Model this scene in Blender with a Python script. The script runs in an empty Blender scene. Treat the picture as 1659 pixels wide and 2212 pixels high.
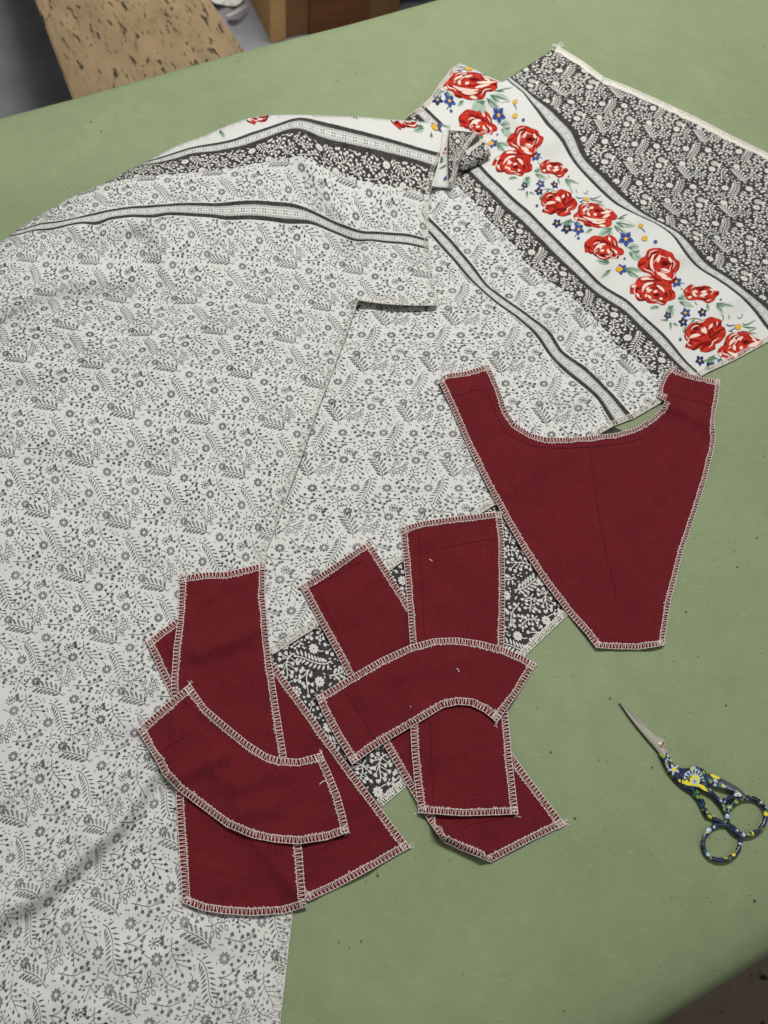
import bpy, bmesh, math, random
import numpy as np
from mathutils import Vector, Matrix
from mathutils.geometry import delaunay_2d_cdt

random.seed(7)
RNG = np.random.default_rng(11)
SC = bpy.context.scene
COL = SC.collection

# ---------------------------------------------------------------- camera
CAM_H = 0.48                       # camera height above the table top (m)
TILT, ROLL = math.radians(23), math.radians(16)
FPX, CX, CY = 1703.5, 829.5, 1106.0   # focal length and centre in survey units (photo 1659 x 2212)
_u0 = np.array([0, math.cos(TILT), math.sin(TILT)])
_r0 = np.array([1.0, 0, 0])
VW = np.array([0, math.sin(TILT), -math.cos(TILT)])
VR = _r0 * math.cos(ROLL) + _u0 * math.sin(ROLL)
VU = -_r0 * math.sin(ROLL) + _u0 * math.cos(ROLL)
CP = np.array([0, 0, CAM_H])
cam = bpy.data.cameras.new('camera')
cam.sensor_fit = 'VERTICAL'
cam.sensor_height = 24
cam.lens = 24 * FPX / 2212
cam.clip_start = 0.01
cam.clip_end = 50
cam.dof.use_dof = True
cam.dof.focus_distance = 0.50
cam.dof.aperture_fstop = 7.0
camo = bpy.data.objects.new('camera', cam)
COL.objects.link(camo)
m = Matrix((VR, VU, -VW)).transposed().to_4x4()
m.translation = Vector(CP)
camo.matrix_world = m
SC.camera = camo

# ---------------------------------------------------------------- light
world = bpy.data.worlds.new('World')
SC.world = world
world.use_nodes = True
bg = world.node_tree.nodes['Background']
bg.inputs[0].default_value = (1.0, 0.975, 0.94, 1)
bg.inputs[1].default_value = 0.16

def area(name, loc, target, sx, sy, power, col, spread=180):
    l = bpy.data.lights.new(name, 'AREA')
    l.shape = 'RECTANGLE'
    l.size, l.size_y, l.energy, l.color = sx, sy, power, col
    l.spread = math.radians(spread)
    o = bpy.data.objects.new(name, l)
    COL.objects.link(o)
    o.location = loc
    o.rotation_euler = (Vector(target) - Vector(loc)).to_track_quat('-Z', 'Y').to_euler()
    return o

area('ceiling_lamp', (-0.14, 0.66, 1.15), (0.06, 0.10, 0), 0.50, 0.14, 14.4, (1.0, 0.98, 0.94))
area('floor_fill_far', (-0.35, 1.55, 1.5), (-0.35, 1.25, -0.7), 0.9, 0.3, 6.5, (1.0, 0.965, 0.91), 60)  # added fill light, brightens the floor and papers beyond the table
area('ceiling_lamp_rear', (1.2, 0.0, 1.7), (0.05, 0.15, 0), 0.9, 0.30, 3.6, (1.0, 0.975, 0.93))
SC.view_settings.view_transform = 'Standard'
SC.view_settings.look = 'None'
SC.view_settings.exposure = 0.0
SC.view_settings.gamma = 1.0

# ---------------------------------------------------------------- survey geometry
def ray(px, py):
    px, py = np.asarray(px, float), np.asarray(py, float)
    return VW + ((px - CX) / FPX)[..., None] * VR - ((py - CY) / FPX)[..., None] * VU

def at(px, py, z=0.0):
    """point of the place seen at survey unit (px, py) and lying at height z"""
    d = ray(px, py)
    z = np.asarray(z, float)
    return CP + d * ((z - CAM_H) / d[..., 2])[..., None]

def project(P):
    q = np.asarray(P) - CP
    w = q @ VW
    return CX + FPX * (q @ VR) / w, CY - FPX * (q @ VU) / w

# ---------------------------------------------------------------- materials
def lin(r, g, b):
    f = lambda c: (c / 255 / 12.92) if c / 255 <= 0.04045 else ((c / 255 + 0.055) / 1.055) ** 2.4
    return (f(r), f(g), f(b), 1.0)

class NT:
    def __init__(self, name, rough=0.8, spec=0.3):
        self.m = bpy.data.materials.new(name)
        self.m.use_nodes = True
        self.t = self.m.node_tree
        self.b = self.t.nodes['Principled BSDF']
        self.b.inputs['Roughness'].default_value = rough
        self.b.inputs['Specular IOR Level'].default_value = spec
    def n(self, kind, **kw):
        x = self.t.nodes.new('ShaderNode' + kind)
        for k, v in kw.items():
            setattr(x, k, v)
        return x
    def link(self, a, b):
        self.t.links.new(a, b)
    def put(self, sock, v):
        if hasattr(v, 'is_output') or isinstance(v, bpy.types.NodeSocket):
            self.link(v, sock)
        else:
            sock.default_value = v
    def math(self, op, a, b=0.0, c=0.0, clamp=False):
        x = self.n('Math', operation=op, use_clamp=clamp)
        for i, v in enumerate((a, b, c)):
            self.put(x.inputs[i], v)
        return x.outputs[0]
    def mix(self, fac, a, b, blend='MIX'):
        x = self.n('Mix', data_type='RGBA', blend_type=blend)
        self.put(x.inputs[0], fac)
        self.put(x.inputs[6], a)
        self.put(x.inputs[7], b)
        return x.outputs[2]
    def noise(self, vec, scale, detail=3.0, rough=0.55, dist=0.0):
        x = self.n('TexNoise')
        self.link(vec, x.inputs['Vector'])
        x.inputs['Scale'].default_value = scale
        x.inputs['Detail'].default_value = detail
        x.inputs['Roughness'].default_value = rough
        x.inputs['Distortion'].default_value = dist
        return x.outputs['Fac']
    def remap(self, v, a, b, c=0.0, d=1.0):
        x = self.n('MapRange')
        self.put(x.inputs[0], v)
        for i, k in enumerate((a, b, c, d)):
            x.inputs[i + 1].default_value = k
        return x.outputs[0]
    def scaled(self, vec, s):
        x = self.n('Mapping')
        self.link(vec, x.inputs[0])
        x.inputs['Scale'].default_value = s
        return x.outputs[0]
    def coord(self):
        return self.n('TexCoord').outputs['Object']
    def uv(self):
        return self.n('TexCoord').outputs['UV']
    def bump(self, h, strength, dist):
        x = self.n('Bump')
        x.inputs['Strength'].default_value = strength
        x.inputs['Distance'].default_value = dist
        self.link(h, x.inputs['Height'])
        self.link(x.outputs[0], self.b.inputs['Normal'])
    def color(self, v):
        self.put(self.b.inputs['Base Color'], v)

def plain(name, col, rough=0.8, metal=0.0, spec=0.3, coat=0.0):
    M = NT(name, rough, spec)
    M.b.inputs['Base Color'].default_value = col
    M.b.inputs['Metallic'].default_value = metal
    M.b.inputs['Coat Weight'].default_value = coat
    return M.m

# --- cover of the table: green card with fibres, dark flecks and faint scuffs
def mat_green():
    M = NT('green_cover', 0.62, 0.25)
    c = M.coord()
    big = M.remap(M.noise(c, 9, 4, 0.6), 0.3, 0.7)
    fine = M.remap(M.noise(c, 480, 4, 0.8), 0.32, 0.68)
    mid = M.remap(M.noise(c, 60, 4, 0.65), 0.3, 0.7)
    g1, g2 = lin(117, 132, 98), lin(134, 147, 111)
    col = M.mix(big, g1, g2)
    col = M.mix(M.math('MULTIPLY', mid, 0.45), col, lin(110, 124, 94))
    col = M.mix(M.math('MULTIPLY', fine, 0.34), col, lin(150, 161, 126))
    # dark flecks of several sizes
    for sc, th, amt in ((95, 0.11, 0.9), (210, 0.14, 0.7), (44, 0.06, 0.95)):
        v = M.n('TexVoronoi')
        M.link(c, v.inputs['Vector'])
        v.inputs['Scale'].default_value = sc
        sep = M.n('SeparateColor')
        M.link(v.outputs['Color'], sep.inputs[0])
        keep = M.math('GREATER_THAN', sep.outputs[0], 0.82)
        dot = M.remap(v.outputs['Distance'], th, th * 0.45)
        clump = M.remap(M.noise(c, 6, 2), 0.36, 0.56)
        f = M.math('MULTIPLY', M.math('MULTIPLY', dot, keep), M.math('MULTIPLY', clump, amt))
        col = M.mix(f, col, lin(52, 58, 40))
    # pale fibres
    s = M.scaled(c, (40, 260, 40))
    fib = M.remap(M.noise(s, 1.0, 4, 0.7, 1.5), 0.62, 0.72)
    col = M.mix(M.math('MULTIPLY', fib, 0.32), col, lin(172, 182, 146))
    M.color(col)
    M.bump(fine, 0.12, 0.0004)
    return M.m

INK_D = lin(40, 38, 42)
# --- border printed cotton: bands follow the cloth's own grain (UV in millimetres)
def mat_fabric(name, base=(212, 214, 211)):
    M = NT(name, 0.93, 0.1)
    M.b.inputs['Sheen Weight'].default_value = 0.08
    uv = M.uv()
    sp = M.n('SeparateXYZ')
    M.link(uv, sp.inputs[0])
    u, w0 = sp.outputs[0], sp.outputs[1]
    jit = M.math('MULTIPLY', M.math('SUBTRACT', M.noise(uv, 0.9, 2), 0.5), 0.9)
    w = M.math('ADD', w0, jit)
    light = lin(*base)
    slub = M.remap(M.noise(M.scaled(uv, (0.12, 2.6, 1)), 1, 3, 0.7), 0.3, 0.7)
    slub2 = M.remap(M.noise(M.scaled(uv, (2.6, 0.12, 1)), 1, 3, 0.7), 0.3, 0.7)
    weave = M.math('MULTIPLY', M.math('ADD', slub, slub2), 0.5)
    lightc = M.mix(M.math('MULTIPLY', weave, 0.55), light, lin(186, 186, 181))
    darkc = M.mix(M.remap(weave, 0.3, 0.72), lin(27, 25, 26), lin(80, 78, 78))
    def band(a, b, x=None):
        x = w if x is None else x
        return M.math('MULTIPLY', M.math('GREATER_THAN', x, a), M.math('LESS_THAN', x, b))
    mask = None
    def add(f):
        nonlocal mask
        mask = f if mask is None else M.math('MAXIMUM', mask, f)
    for a, b in ((0, 15), (73, 87), (163, 177)):
        k = (b - a) / 15.0
        add(band(a, a + 3.3 * k))
        add(band(b - 3.3 * k, b))
        tick = M.math('GREATER_THAN', M.math('FRACT', M.math('MULTIPLY', u, 1 / 1.15)), 0.52)
        add(M.math('MULTIPLY', M.math('MULTIPLY', tick, 0.8), M.math('MAXIMUM', band(a + 3.3 * k, a + 5.0 * k), band(b - 5.0 * k, b - 3.3 * k))))
        # clusters of four dots alternating with little crosses
        ph = M.math('FRACT', M.math('MULTIPLY', u, 1 / 8.0))
        du = M.math('SUBTRACT', M.math('ABSOLUTE', M.math('MULTIPLY', M.math('SUBTRACT', ph, 0.30), 8.0)), 0.95)
        dw = M.math('SUBTRACT', M.math('ABSOLUTE', M.math('SUBTRACT', w0, (a + b) / 2)), 1.0)
        rr = M.math('ADD', M.math('MULTIPLY', du, du), M.math('MULTIPLY', dw, dw))
        dots = M.math('LESS_THAN', rr, 0.46)
        xu = M.math('ABSOLUTE', M.math('MULTIPLY', M.math('SUBTRACT', ph, 0.80), 8.0))
        xw = M.math('ABSOLUTE', M.math('SUBTRACT', w0, (a + b) / 2))
        cross = M.math('MULTIPLY', M.math('LESS_THAN', M.math('ABSOLUTE', M.math('SUBTRACT', xu, M.math('MULTIPLY', xw, 0.75))), 0.28),
                       M.math('MULTIPLY', M.math('LESS_THAN', xw, 2.0), M.math('GREATER_THAN', xw, 0.5)))
        add(M.math('MULTIPLY', M.math('MAXIMUM', dots, cross), 0.78))
    jag = M.math('ADD', w0, M.math('MULTIPLY', M.math('SUBTRACT', M.noise(uv, 0.35, 3), 0.5), 9.0))
    add(M.math('MULTIPLY', M.math('GREATER_THAN', jag, 50.5), M.math('LESS_THAN', w, 73.5)))
    add(M.math('GREATER_THAN', w, 176.5))
    col = M.mix(mask, lightc, darkc)
    M.color(col)
    M.bump(M.noise(uv, 3.2, 2), 0.25, 0.0003)
    return M.m

def mat_red():
    M = NT('wine_red_cotton', 0.9, 0.12)
    M.b.inputs['Sheen Weight'].default_value = 0.05
    uv = M.uv()
    a = M.remap(M.noise(M.scaled(uv, (0.07, 2.0, 1)), 1, 4, 0.75), 0.3, 0.7)
    b = M.remap(M.noise(M.scaled(uv, (2.0, 0.07, 1)), 1, 4, 0.75), 0.3, 0.7)
    wv = M.math('MULTIPLY', M.math('ADD', a, b), 0.5)
    col = M.mix(M.remap(wv, 0.2, 0.8), lin(80, 20, 26), lin(115, 32, 39))
    big = M.remap(M.noise(uv, 0.03, 3), 0.35, 0.65)
    col = M.mix(M.math('MULTIPLY', big, 0.30), col, lin(84, 20, 27))
    lint = M.remap(M.noise(M.scaled(uv, (0.5, 9, 1)), 1, 3, 0.7, 0.8), 0.66, 0.78)
    col = M.mix(M.math('MULTIPLY', lint, 0.30), col, lin(168, 88, 88))
    M.color(col)
    M.bump(M.noise(uv, 1.6, 3), 0.5, 0.0004)
    return M.m

def mat_osb():
    M = NT('flecked_board', 0.7, 0.3)
    c = M.coord()
    g = M.remap(M.noise(M.scaled(c, (6, 26, 6)), 1, 4), 0.3, 0.7)
    col = M.mix(g, lin(112, 96, 70), lin(138, 119, 90))
    s = M.scaled(c, (26, 140, 40))
    f = M.remap(M.noise(s, 1, 3, 0.6, 0.5), 0.59, 0.62)
    col = M.mix(M.math('MULTIPLY', f, 0.9), col, lin(22, 20, 16))
    s2 = M.scaled(c, (36, 210, 60))
    f2 = M.remap(M.noise(s2, 1, 3), 0.58, 0.64)
    col = M.mix(M.math('MULTIPLY', f2, 0.55), col, lin(84, 66, 38))
    M.color(col)
    return M.m

def mat_floor(name, a, b, stain=False):
    M = NT(name, 0.7, 0.25)
    c = M.coord()
    n = M.remap(M.noise(c, 14, 5, 0.65), 0.3, 0.7)
    col = M.mix(n, lin(*a), lin(*b))
    if stain:
        f = M.remap(M.noise(c, 38, 3, 0.6), 0.63, 0.68)
        col = M.mix(f, col, lin(34, 29, 22))
        g = M.remap(M.noise(M.scaled(c, (60, 16, 16)), 1.2, 4, 0.7, 1.2), 0.64, 0.70)
        col = M.mix(M.math('MULTIPLY', g, 0.5), col, lin(150, 138, 120))
    fine = M.noise(c, 500, 2)
    col = M.mix(M.math('MULTIPLY', fine, 0.15), col, lin(120, 120, 120))
    M.color(col)
    return M.m

def mat_card(name, a, b):
    M = NT(name, 0.85, 0.15)
    c = M.coord()
    g = M.remap(M.noise(M.scaled(c, (8, 8, 60)), 1, 4), 0.3, 0.7)
    M.color(M.mix(g, lin(*a), lin(*b)))
    return M.m

def mat_enamel():
    M = NT('printed_enamel', 0.34, 0.4)
    M.b.inputs['Coat Weight'].default_value = 0.25
    c = M.coord()
    v = M.n('TexVoronoi')
    M.link(c, v.inputs['Vector'])
    v.inputs['Scale'].default_value = 430
    sep = M.n('SeparateColor')
    M.link(v.outputs['Color'], sep.inputs[0])
    near = M.math('LESS_THAN', v.outputs['Distance'], 0.52)
    navy = M.mix(M.remap(M.noise(c, 300, 2), 0.4, 0.6), lin(8, 12, 42), lin(22, 40, 84))
    def pick(a, b):
        return M.math('MULTIPLY', near, M.math('MULTIPLY', M.math('GREATER_THAN', sep.outputs[0], a), M.math('LESS_THAN', sep.outputs[0], b)))
    col = M.mix(pick(0.08, 0.125), navy, lin(205, 200, 40))
    col = M.mix(pick(0.26, 0.44), col, lin(120, 150, 56))
    col = M.mix(pick(0.52, 0.62), col, lin(170, 190, 215))
    col = M.mix(pick(0.68, 0.86), col, lin(40, 90, 84))
    M.color(col)
    return M.m

GREEN = mat_green()
FABRIC = mat_fabric('border_print_cotton')
RED = mat_red()
def mat_ink(name, a, b):
    M = NT(name, 0.95, 0.05)
    c = M.coord()
    n = M.remap(M.noise(c, 55, 3, 0.6), 0.36, 0.64)
    M.color(M.mix(n, lin(*a), lin(*b)))
    return M.m
INK = mat_ink('grey_black_ink', (66, 65, 69), (116, 115, 118))
INK_G = mat_ink('soft_grey_ink', (98, 97, 99), (138, 137, 138))
WHITE_P = plain('undyed_print_white', lin(206, 206, 200), 0.95, spec=0.05)
def mat_rose():
    M = NT('rose_red_ink', 0.95, 0.05)
    c = M.coord()
    n = M.remap(M.noise(c, 260, 3, 0.6), 0.35, 0.65)
    M.color(M.mix(n, lin(158, 36, 28), lin(192, 62, 46)))
    return M.m
ROSE_R = mat_rose()
ROSE_D = plain('rose_dark_ink', lin(116, 24, 22), 0.95, spec=0.05)
ROSE_W = plain('rose_pale_ink', lin(228, 203, 190), 0.95, spec=0.05)
LEAF_P = plain('leaf_pale_ink', lin(158, 176, 160), 0.95, spec=0.05)
LEAF_D = plain('leaf_dark_ink', lin(84, 118, 98), 0.95, spec=0.05)
BLUE_I = plain('blue_ink', lin(66, 84, 142), 0.95, spec=0.05)
BLUE_D = plain('deep_blue_ink', lin(40, 50, 96), 0.95, spec=0.05)
YELLOW_I = plain('yellow_ink', lin(214, 166, 58), 0.95, spec=0.05)
THREAD_P = plain('pinkish_white_thread', lin(230, 216, 210), 0.9)
THREAD_W = plain('white_thread', lin(224, 222, 212), 0.9)
PENCIL = plain('dark_pencil_line', lin(66, 17, 22), 0.9, spec=0.1)
STEEL = plain('polished_steel', lin(242, 236, 228), 0.18, 0.7, spec=0.7)
BRASS = plain('screw_steel', lin(205, 190, 160), 0.3, 1.0)
ENAMEL = mat_enamel()
E_YEL = plain('enamel_yellow', lin(226, 212, 44), 0.25, coat=0.6)
E_SKY = plain('enamel_pale_blue', lin(172, 190, 218), 0.25, coat=0.6)
E_WHT = plain('enamel_white', lin(226, 230, 232), 0.25, coat=0.6)
E_GRN = plain('enamel_green', lin(38, 66, 44), 0.25, coat=0.6)

# ---------------------------------------------------------------- object helpers
def mesh_obj(name, V, F, mats, parent=None, mi=None, uv=None, smooth=True):
    me = bpy.data.meshes.new(name)
    V = np.asarray(V, float)
    if parent is not None:
        V = V - np.array(parent.matrix_world.translation)
    me.from_pydata(V.tolist(), [], [list(map(int, f)) for f in F])
    for x in (mats if isinstance(mats, (list, tuple)) else [mats]):
        me.materials.append(x)
    if mi is not None:
        me.polygons.foreach_set('material_index', np.asarray(mi, dtype=np.int32))
    if uv is not None:
        lay = me.uv_layers.new(name='grain')
        li = np.empty(len(me.loops), dtype=np.int32)
        me.loops.foreach_get('vertex_index', li)
        lay.data.foreach_set('uv', np.asarray(uv, dtype=np.float32)[li].ravel())
    if smooth:
        me.polygons.foreach_set('use_smooth', np.ones(len(me.polygons), dtype=bool))
    me.update()
    o = bpy.data.objects.new(name, me)
    COL.objects.link(o)
    if parent is not None:
        o.parent = parent
    return o

def thing(name, label, cat, loc, group=None):
    o = bpy.data.objects.new(name, None)
    COL.objects.link(o)
    o.empty_display_size = 0.02
    o.location = Vector(loc)
    o.matrix_world = Matrix.Translation(Vector(loc))
    o['label'] = label
    o['category'] = cat
    if group:
        o['group'] = group
    return o

def stuff(o):
    o['kind'] = 'stuff'
    return o

def tubes(lines, r, sides=5):
    """round threads along many polylines -> V, F"""
    V, F = [], []
    for P in lines:
        P = np.asarray(P, float)
        if len(P) < 2:
            continue
        T = np.gradient(P, axis=0)
        T /= np.linalg.norm(T, axis=1)[:, None] + 1e-12
        up = np.array([0.03, 0.05, 1.0])
        A = np.cross(T, up)
        A /= np.linalg.norm(A, axis=1)[:, None] + 1e-9
        Bv = np.cross(A, T)
        rr = r if np.ndim(r) == 0 else np.asarray(r)[:, None]
        b0 = sum(len(v) for v in V)
        ring = [P + rr * (math.cos(2 * math.pi * k / sides) * A + math.sin(2 * math.pi * k / sides) * Bv) for k in range(sides)]
        V.append(np.stack(ring, 1).reshape(-1, 3))
        for i in range(len(P) - 1):
            for k in range(sides):
                k2 = (k + 1) % sides
                F.append((b0 + i * sides + k, b0 + i * sides + k2, b0 + (i + 1) * sides + k2, b0 + (i + 1) * sides + k))
    return np.concatenate(V), F

def resample(P, step, closed=False):
    P = np.asarray(P, float)
    if closed:
        P = np.vstack([P, P[:1]])
    d = np.r_[0, np.cumsum(np.linalg.norm(np.diff(P, axis=0), axis=1))]
    n = max(2, int(round(d[-1] / step)) + 1)
    s = np.linspace(0, d[-1], n)
    if closed:
        s = s[:-1]
    return np.stack([np.interp(s, d, P[:, k]) for k in range(P.shape[1])], 1)

def smooth_poly(P, corner=38, it=2):
    """round the gentle bends of a closed outline, keep real corners"""
    P = [np.array(p, float) for p in P]
    for _ in range(it):
        Q = []
        n = len(P)
        for i in range(n):
            a, b, c = P[i - 1], P[i], P[(i + 1) % n]
            t1, t2 = b - a, c - b
            cs = np.dot(t1, t2) / (np.linalg.norm(t1) * np.linalg.norm(t2) + 1e-9)
            if cs < math.cos(math.radians(corner)):
                Q.append(b)
            else:
                Q.append(b * 0.75 + a * 0.25)
                Q.append(b * 0.75 + c * 0.25)
        P = Q
    return np.array(P)

def inside(poly, X, Y):
    poly = np.asarray(poly, float)
    r = np.zeros(np.shape(X), dtype=bool)
    x2, y2 = poly[-1]
    for x1, y1 in poly:
        if y1 != y2:
            c = ((y1 > Y) != (y2 > Y)) & (X < (x2 - x1) * (Y - y1) / (y2 - y1) + x1)
            r ^= c
        x2, y2 = x1, y1
    return r

def seg_dist(X, Y, a, b):
    ax, ay = a
    bx, by = b
    L2 = (bx - ax) ** 2 + (by - ay) ** 2 + 1e-9
    t = np.clip(((X - ax) * (bx - ax) + (Y - ay) * (by - ay)) / L2, 0, 1)
    return np.hypot(X - ax - t * (bx - ax), Y - ay - t * (by - ay))

# ---------------------------------------------------------------- heights of the layers
X0, Y0, ST = -110.0, -70.0, 3.0
GW, GH = 660, 812
GX, GY = np.meshgrid(X0 + ST * np.arange(GW), Y0 + ST * np.arange(GH))

def blur(A, r):
    r = int(r)
    if r < 1:
        return A
    for _ in range(3):
        for ax in (0, 1):
            p = [(0, 0), (0, 0)]
            p[ax] = (r + 1, r)
            c = np.cumsum(np.pad(A, p, mode='edge'), axis=ax)
            n = A.shape[ax]
            hi = np.take(c, np.arange(2 * r + 1, 2 * r + 1 + n), axis=ax)
            lo = np.take(c, np.arange(0, n), axis=ax)
            A = (hi - lo) / (2 * r + 1)
    return A

def maxf(A, r):
    B = A.copy()
    for k in range(1, r + 1):
        for ax in (0, 1):
            for s in (-k, k):
                B = np.maximum(B, np.roll(A, s, axis=ax))
    return B

def wob(r, seed):
    g = np.random.default_rng(seed).standard_normal((GH, GW))
    g = blur(g, r)
    return g / g.std()

TOP = np.zeros((GH, GW))

def ridges(lst):
    Z = np.zeros((GH, GW))
    for pts, amp, wd in lst:
        d = np.full((GH, GW), 1e9)
        for a, b in zip(pts[:-1], pts[1:]):
            d = np.minimum(d, seg_dist(GX, GY, a, b))
        Z += amp * 1e-3 * np.exp(-(d / wd) ** 2)
    return Z

def drape(poly, gap, rdg=(), soft=5, wav=0.0, seed=1, extra=None, reach=2):
    """rest a sheet on whatever lies there already; returns its height map"""
    global TOP
    Z = np.maximum(blur(maxf(TOP, reach), soft), TOP + 0.0) + gap * 1e-3
    Z = blur(Z, 1)
    if rdg:
        Z = Z + ridges(rdg)
    if wav:
        Z = Z + 1e-3 * wav * (np.clip(wob(9, seed), -1, 3) + 1 + 0.4 * (np.clip(wob(4, seed + 50), -1, 3) + 1))
    if extra is not None:
        Z = Z + extra
    Z = np.maximum(Z, TOP + gap * 0.7e-3)
    m = inside(poly, GX, GY)
    TOP = np.where(m, Z, TOP)
    return Z

def samp(Z, px, py):
    fx = np.clip((np.asarray(px) - X0) / ST, 0, GW - 1.001)
    fy = np.clip((np.asarray(py) - Y0) / ST, 0, GH - 1.001)
    ix, iy = fx.astype(int), fy.astype(int)
    tx, ty = fx - ix, fy - iy
    return (Z[iy, ix] * (1 - tx) * (1 - ty) + Z[iy, ix + 1] * tx * (1 - ty) + Z[iy + 1, ix] * (1 - tx) * ty + Z[iy + 1, ix + 1] * tx * ty)

def on(Z, px, py, lift=0.0):
    return at(px, py, samp(Z, px, py) + lift)

def sheet(name, poly, Z, step, mat, parent, uvfun, thick=0.35):
    """one cloth: a fine triangulated sheet with a real thickness"""
    out = resample(poly, step * 0.8, closed=True)
    x0, y0 = out.min(0)
    x1, y1 = out.max(0)
    pts = []
    row = 0
    y = y0 + step / 2
    ys = np.arange(y0 + step / 2, y1, step * 0.87)
    gx, gy = [], []
    for i, yy in enumerate(ys):
        xx = np.arange(x0 + (step / 2 if i % 2 else 0), x1, step)
        gx.append(xx)
        gy.append(np.full_like(xx, yy))
    gx, gy = np.concatenate(gx), np.concatenate(gy)
    ok = inside(out, gx, gy)
    gx, gy = gx[ok], gy[ok]
    d = np.full(len(gx), 1e9)
    n = len(out)
    for i in range(n):
        d = np.minimum(d, np.hypot(gx - out[i, 0], gy - out[i, 1]))
    ok = d > step * 0.45
    P = np.vstack([out, np.stack([gx[ok], gy[ok]], 1)])
    v, e, f, *_ = delaunay_2d_cdt([Vector(p) for p in P], [(i, (i + 1) % n) for i in range(n)], [], 1, 1e-5)
    v = np.array([tuple(q) for q in v])
    F = [tuple(q)[::-1] for q in f]
    W = on(Z, v[:, 0], v[:, 1])
    a, b, c = W[F[0][0]], W[F[0][1]], W[F[0][2]]
    if np.cross(b - a, c - a)[2] < 0:
        F = [q[::-1] for q in F]
    o = mesh_obj(name, W, F, mat, parent, uv=uvfun(v[:, 0], v[:, 1]))
    md = o.modifiers.new('thickness', 'SOLIDIFY')
    md.thickness = thick * 1e-3
    md.offset = -1
    return o

# thin plate warp between the cloth's grain (mm) and survey units
class TPS:
    def __init__(self, A, B, lam=0.02):
        A, B = np.asarray(A, float), np.asarray(B, float)
        self.c, self.s = A.mean(0), A.std()
        a = (A - self.c) / self.s
        n = len(a)
        K = self._k(a, a) + lam * np.eye(n)
        P = np.c_[np.ones(n), a]
        M = np.zeros((n + 3, n + 3))
        M[:n, :n], M[:n, n:], M[n:, :n] = K, P, P.T
        self.w = np.linalg.solve(M, np.r_[B, np.zeros((3, 2))])
        self.a = a
    @staticmethod
    def _k(p, q):
        r2 = ((p[:, None, :] - q[None]) ** 2).sum(-1)
        return np.where(r2 > 1e-12, 0.5 * r2 * np.log(r2 + 1e-20), 0)
    def __call__(self, Q):
        Q = np.atleast_2d(np.asarray(Q, float))
        out = np.empty((len(Q), 2))
        for i in range(0, len(Q), 20000):
            q = (Q[i:i + 20000] - self.c) / self.s
            out[i:i + 20000] = np.c_[self._k(q, self.a), np.ones(len(q)), q] @ self.w
        return out

class Grain:
    def __init__(self, ctrl, lam=0.003):
        g = [c[0] for c in ctrl]
        p = [c[1] for c in ctrl]
        self.f = TPS(g, p, lam)
        self.b = TPS(p, g, lam)
    def px(self, uw):
        return self.f(uw)
    def uw(self, p):
        p = np.atleast_2d(np.asarray(p, float))
        q = self.b(p)
        for _ in range(5):
            r = self.f(q) - p
            h = 0.5
            ju = (self.f(q + [h, 0]) - self.f(q)) / h
            jw = (self.f(q + [0, h]) - self.f(q)) / h
            det = ju[:, 0] * jw[:, 1] - ju[:, 1] * jw[:, 0]
            det = np.where(np.abs(det) < 0.3, np.sign(det + 1e-9) * 0.3, det)
            du = (r[:, 0] * jw[:, 1] - r[:, 1] * jw[:, 0]) / det
            dw = (ju[:, 0] * r[:, 1] - ju[:, 1] * r[:, 0]) / det
            q = q - np.clip(np.c_[du, dw], -6, 6)
        return q

# ================================================================ the setting
FLOOR_Z = -0.72
FA, FB = at(0, 239), at(897, 0)            # far edge of the table
NA, NB = at(1424.5, 2212), at(1659, 2067)  # near edge
ed = (FB - FA) / np.linalg.norm(FB - FA)
def along(P, D, t):
    return P + D * t
nd = (NB - NA) / np.linalg.norm(NB - NA)

def build_table():
    root = thing('sewing_table', 'sewing table with speckled green card cover and softly rounded edges', 'table', (0.0, 0.25, -0.04))
    ts = np.linspace(-1.6, 1.6, 129)
    prof_t = [(-0.004, -0.030), (-0.0015, -0.016), (0.000, -0.009), (0.003, -0.004), (0.008, -0.0012), (0.016, 0.0)]
    V, F = [], []
    perp = np.array([nd[1], -nd[0], 0.0])
    if np.dot(perp, FA - NA) > 0:
        perp = -perp
    nm = NA + perp * 0.009
    fm = FA + ed * np.dot(nm - FA, ed)
    rows = []
    wav = np.interp(ts, np.linspace(-1.6, 1.6, 40), RNG.normal(0, 0.0009, 40))
    for t, wv in zip(ts, wav):
        f = fm + ed * t
        n = nm + nd * t
        d = (n - f)
        L = np.linalg.norm(d)
        d = d / L
        row = []
        for off, z in prof_t:
            row.append(f + d * (off + wv) + np.array([0, 0, z]))
        for k in range(1, 12):
            row.append(f + d * (0.016 + (L - 0.101) * k / 12))
        for off, z in [(0.085, 0.0), (0.06, -0.0008), (0.04, -0.0026), (0.022, -0.0065), (0.010, -0.012), (0.002, -0.021), (-0.001, -0.031), (0.0, -0.04)]:
            row.append(n - d * off + np.array([0, 0, z]))
        row.append(f + d * 0.0 + np.array([0, 0, -0.045]))
        rows.append(row)
    k = len(rows[0])
    V = np.array(rows).reshape(-1, 3)
    for i in range(len(rows) - 1):
        for j in range(k):
            j2 = (j + 1) % k
            F.append((i * k + j, i * k + j2, (i + 1) * k + j2, (i + 1) * k + j))
    o = mesh_obj('tabletop_cover', V, F, GREEN, root)
    return root
build_table()

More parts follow.
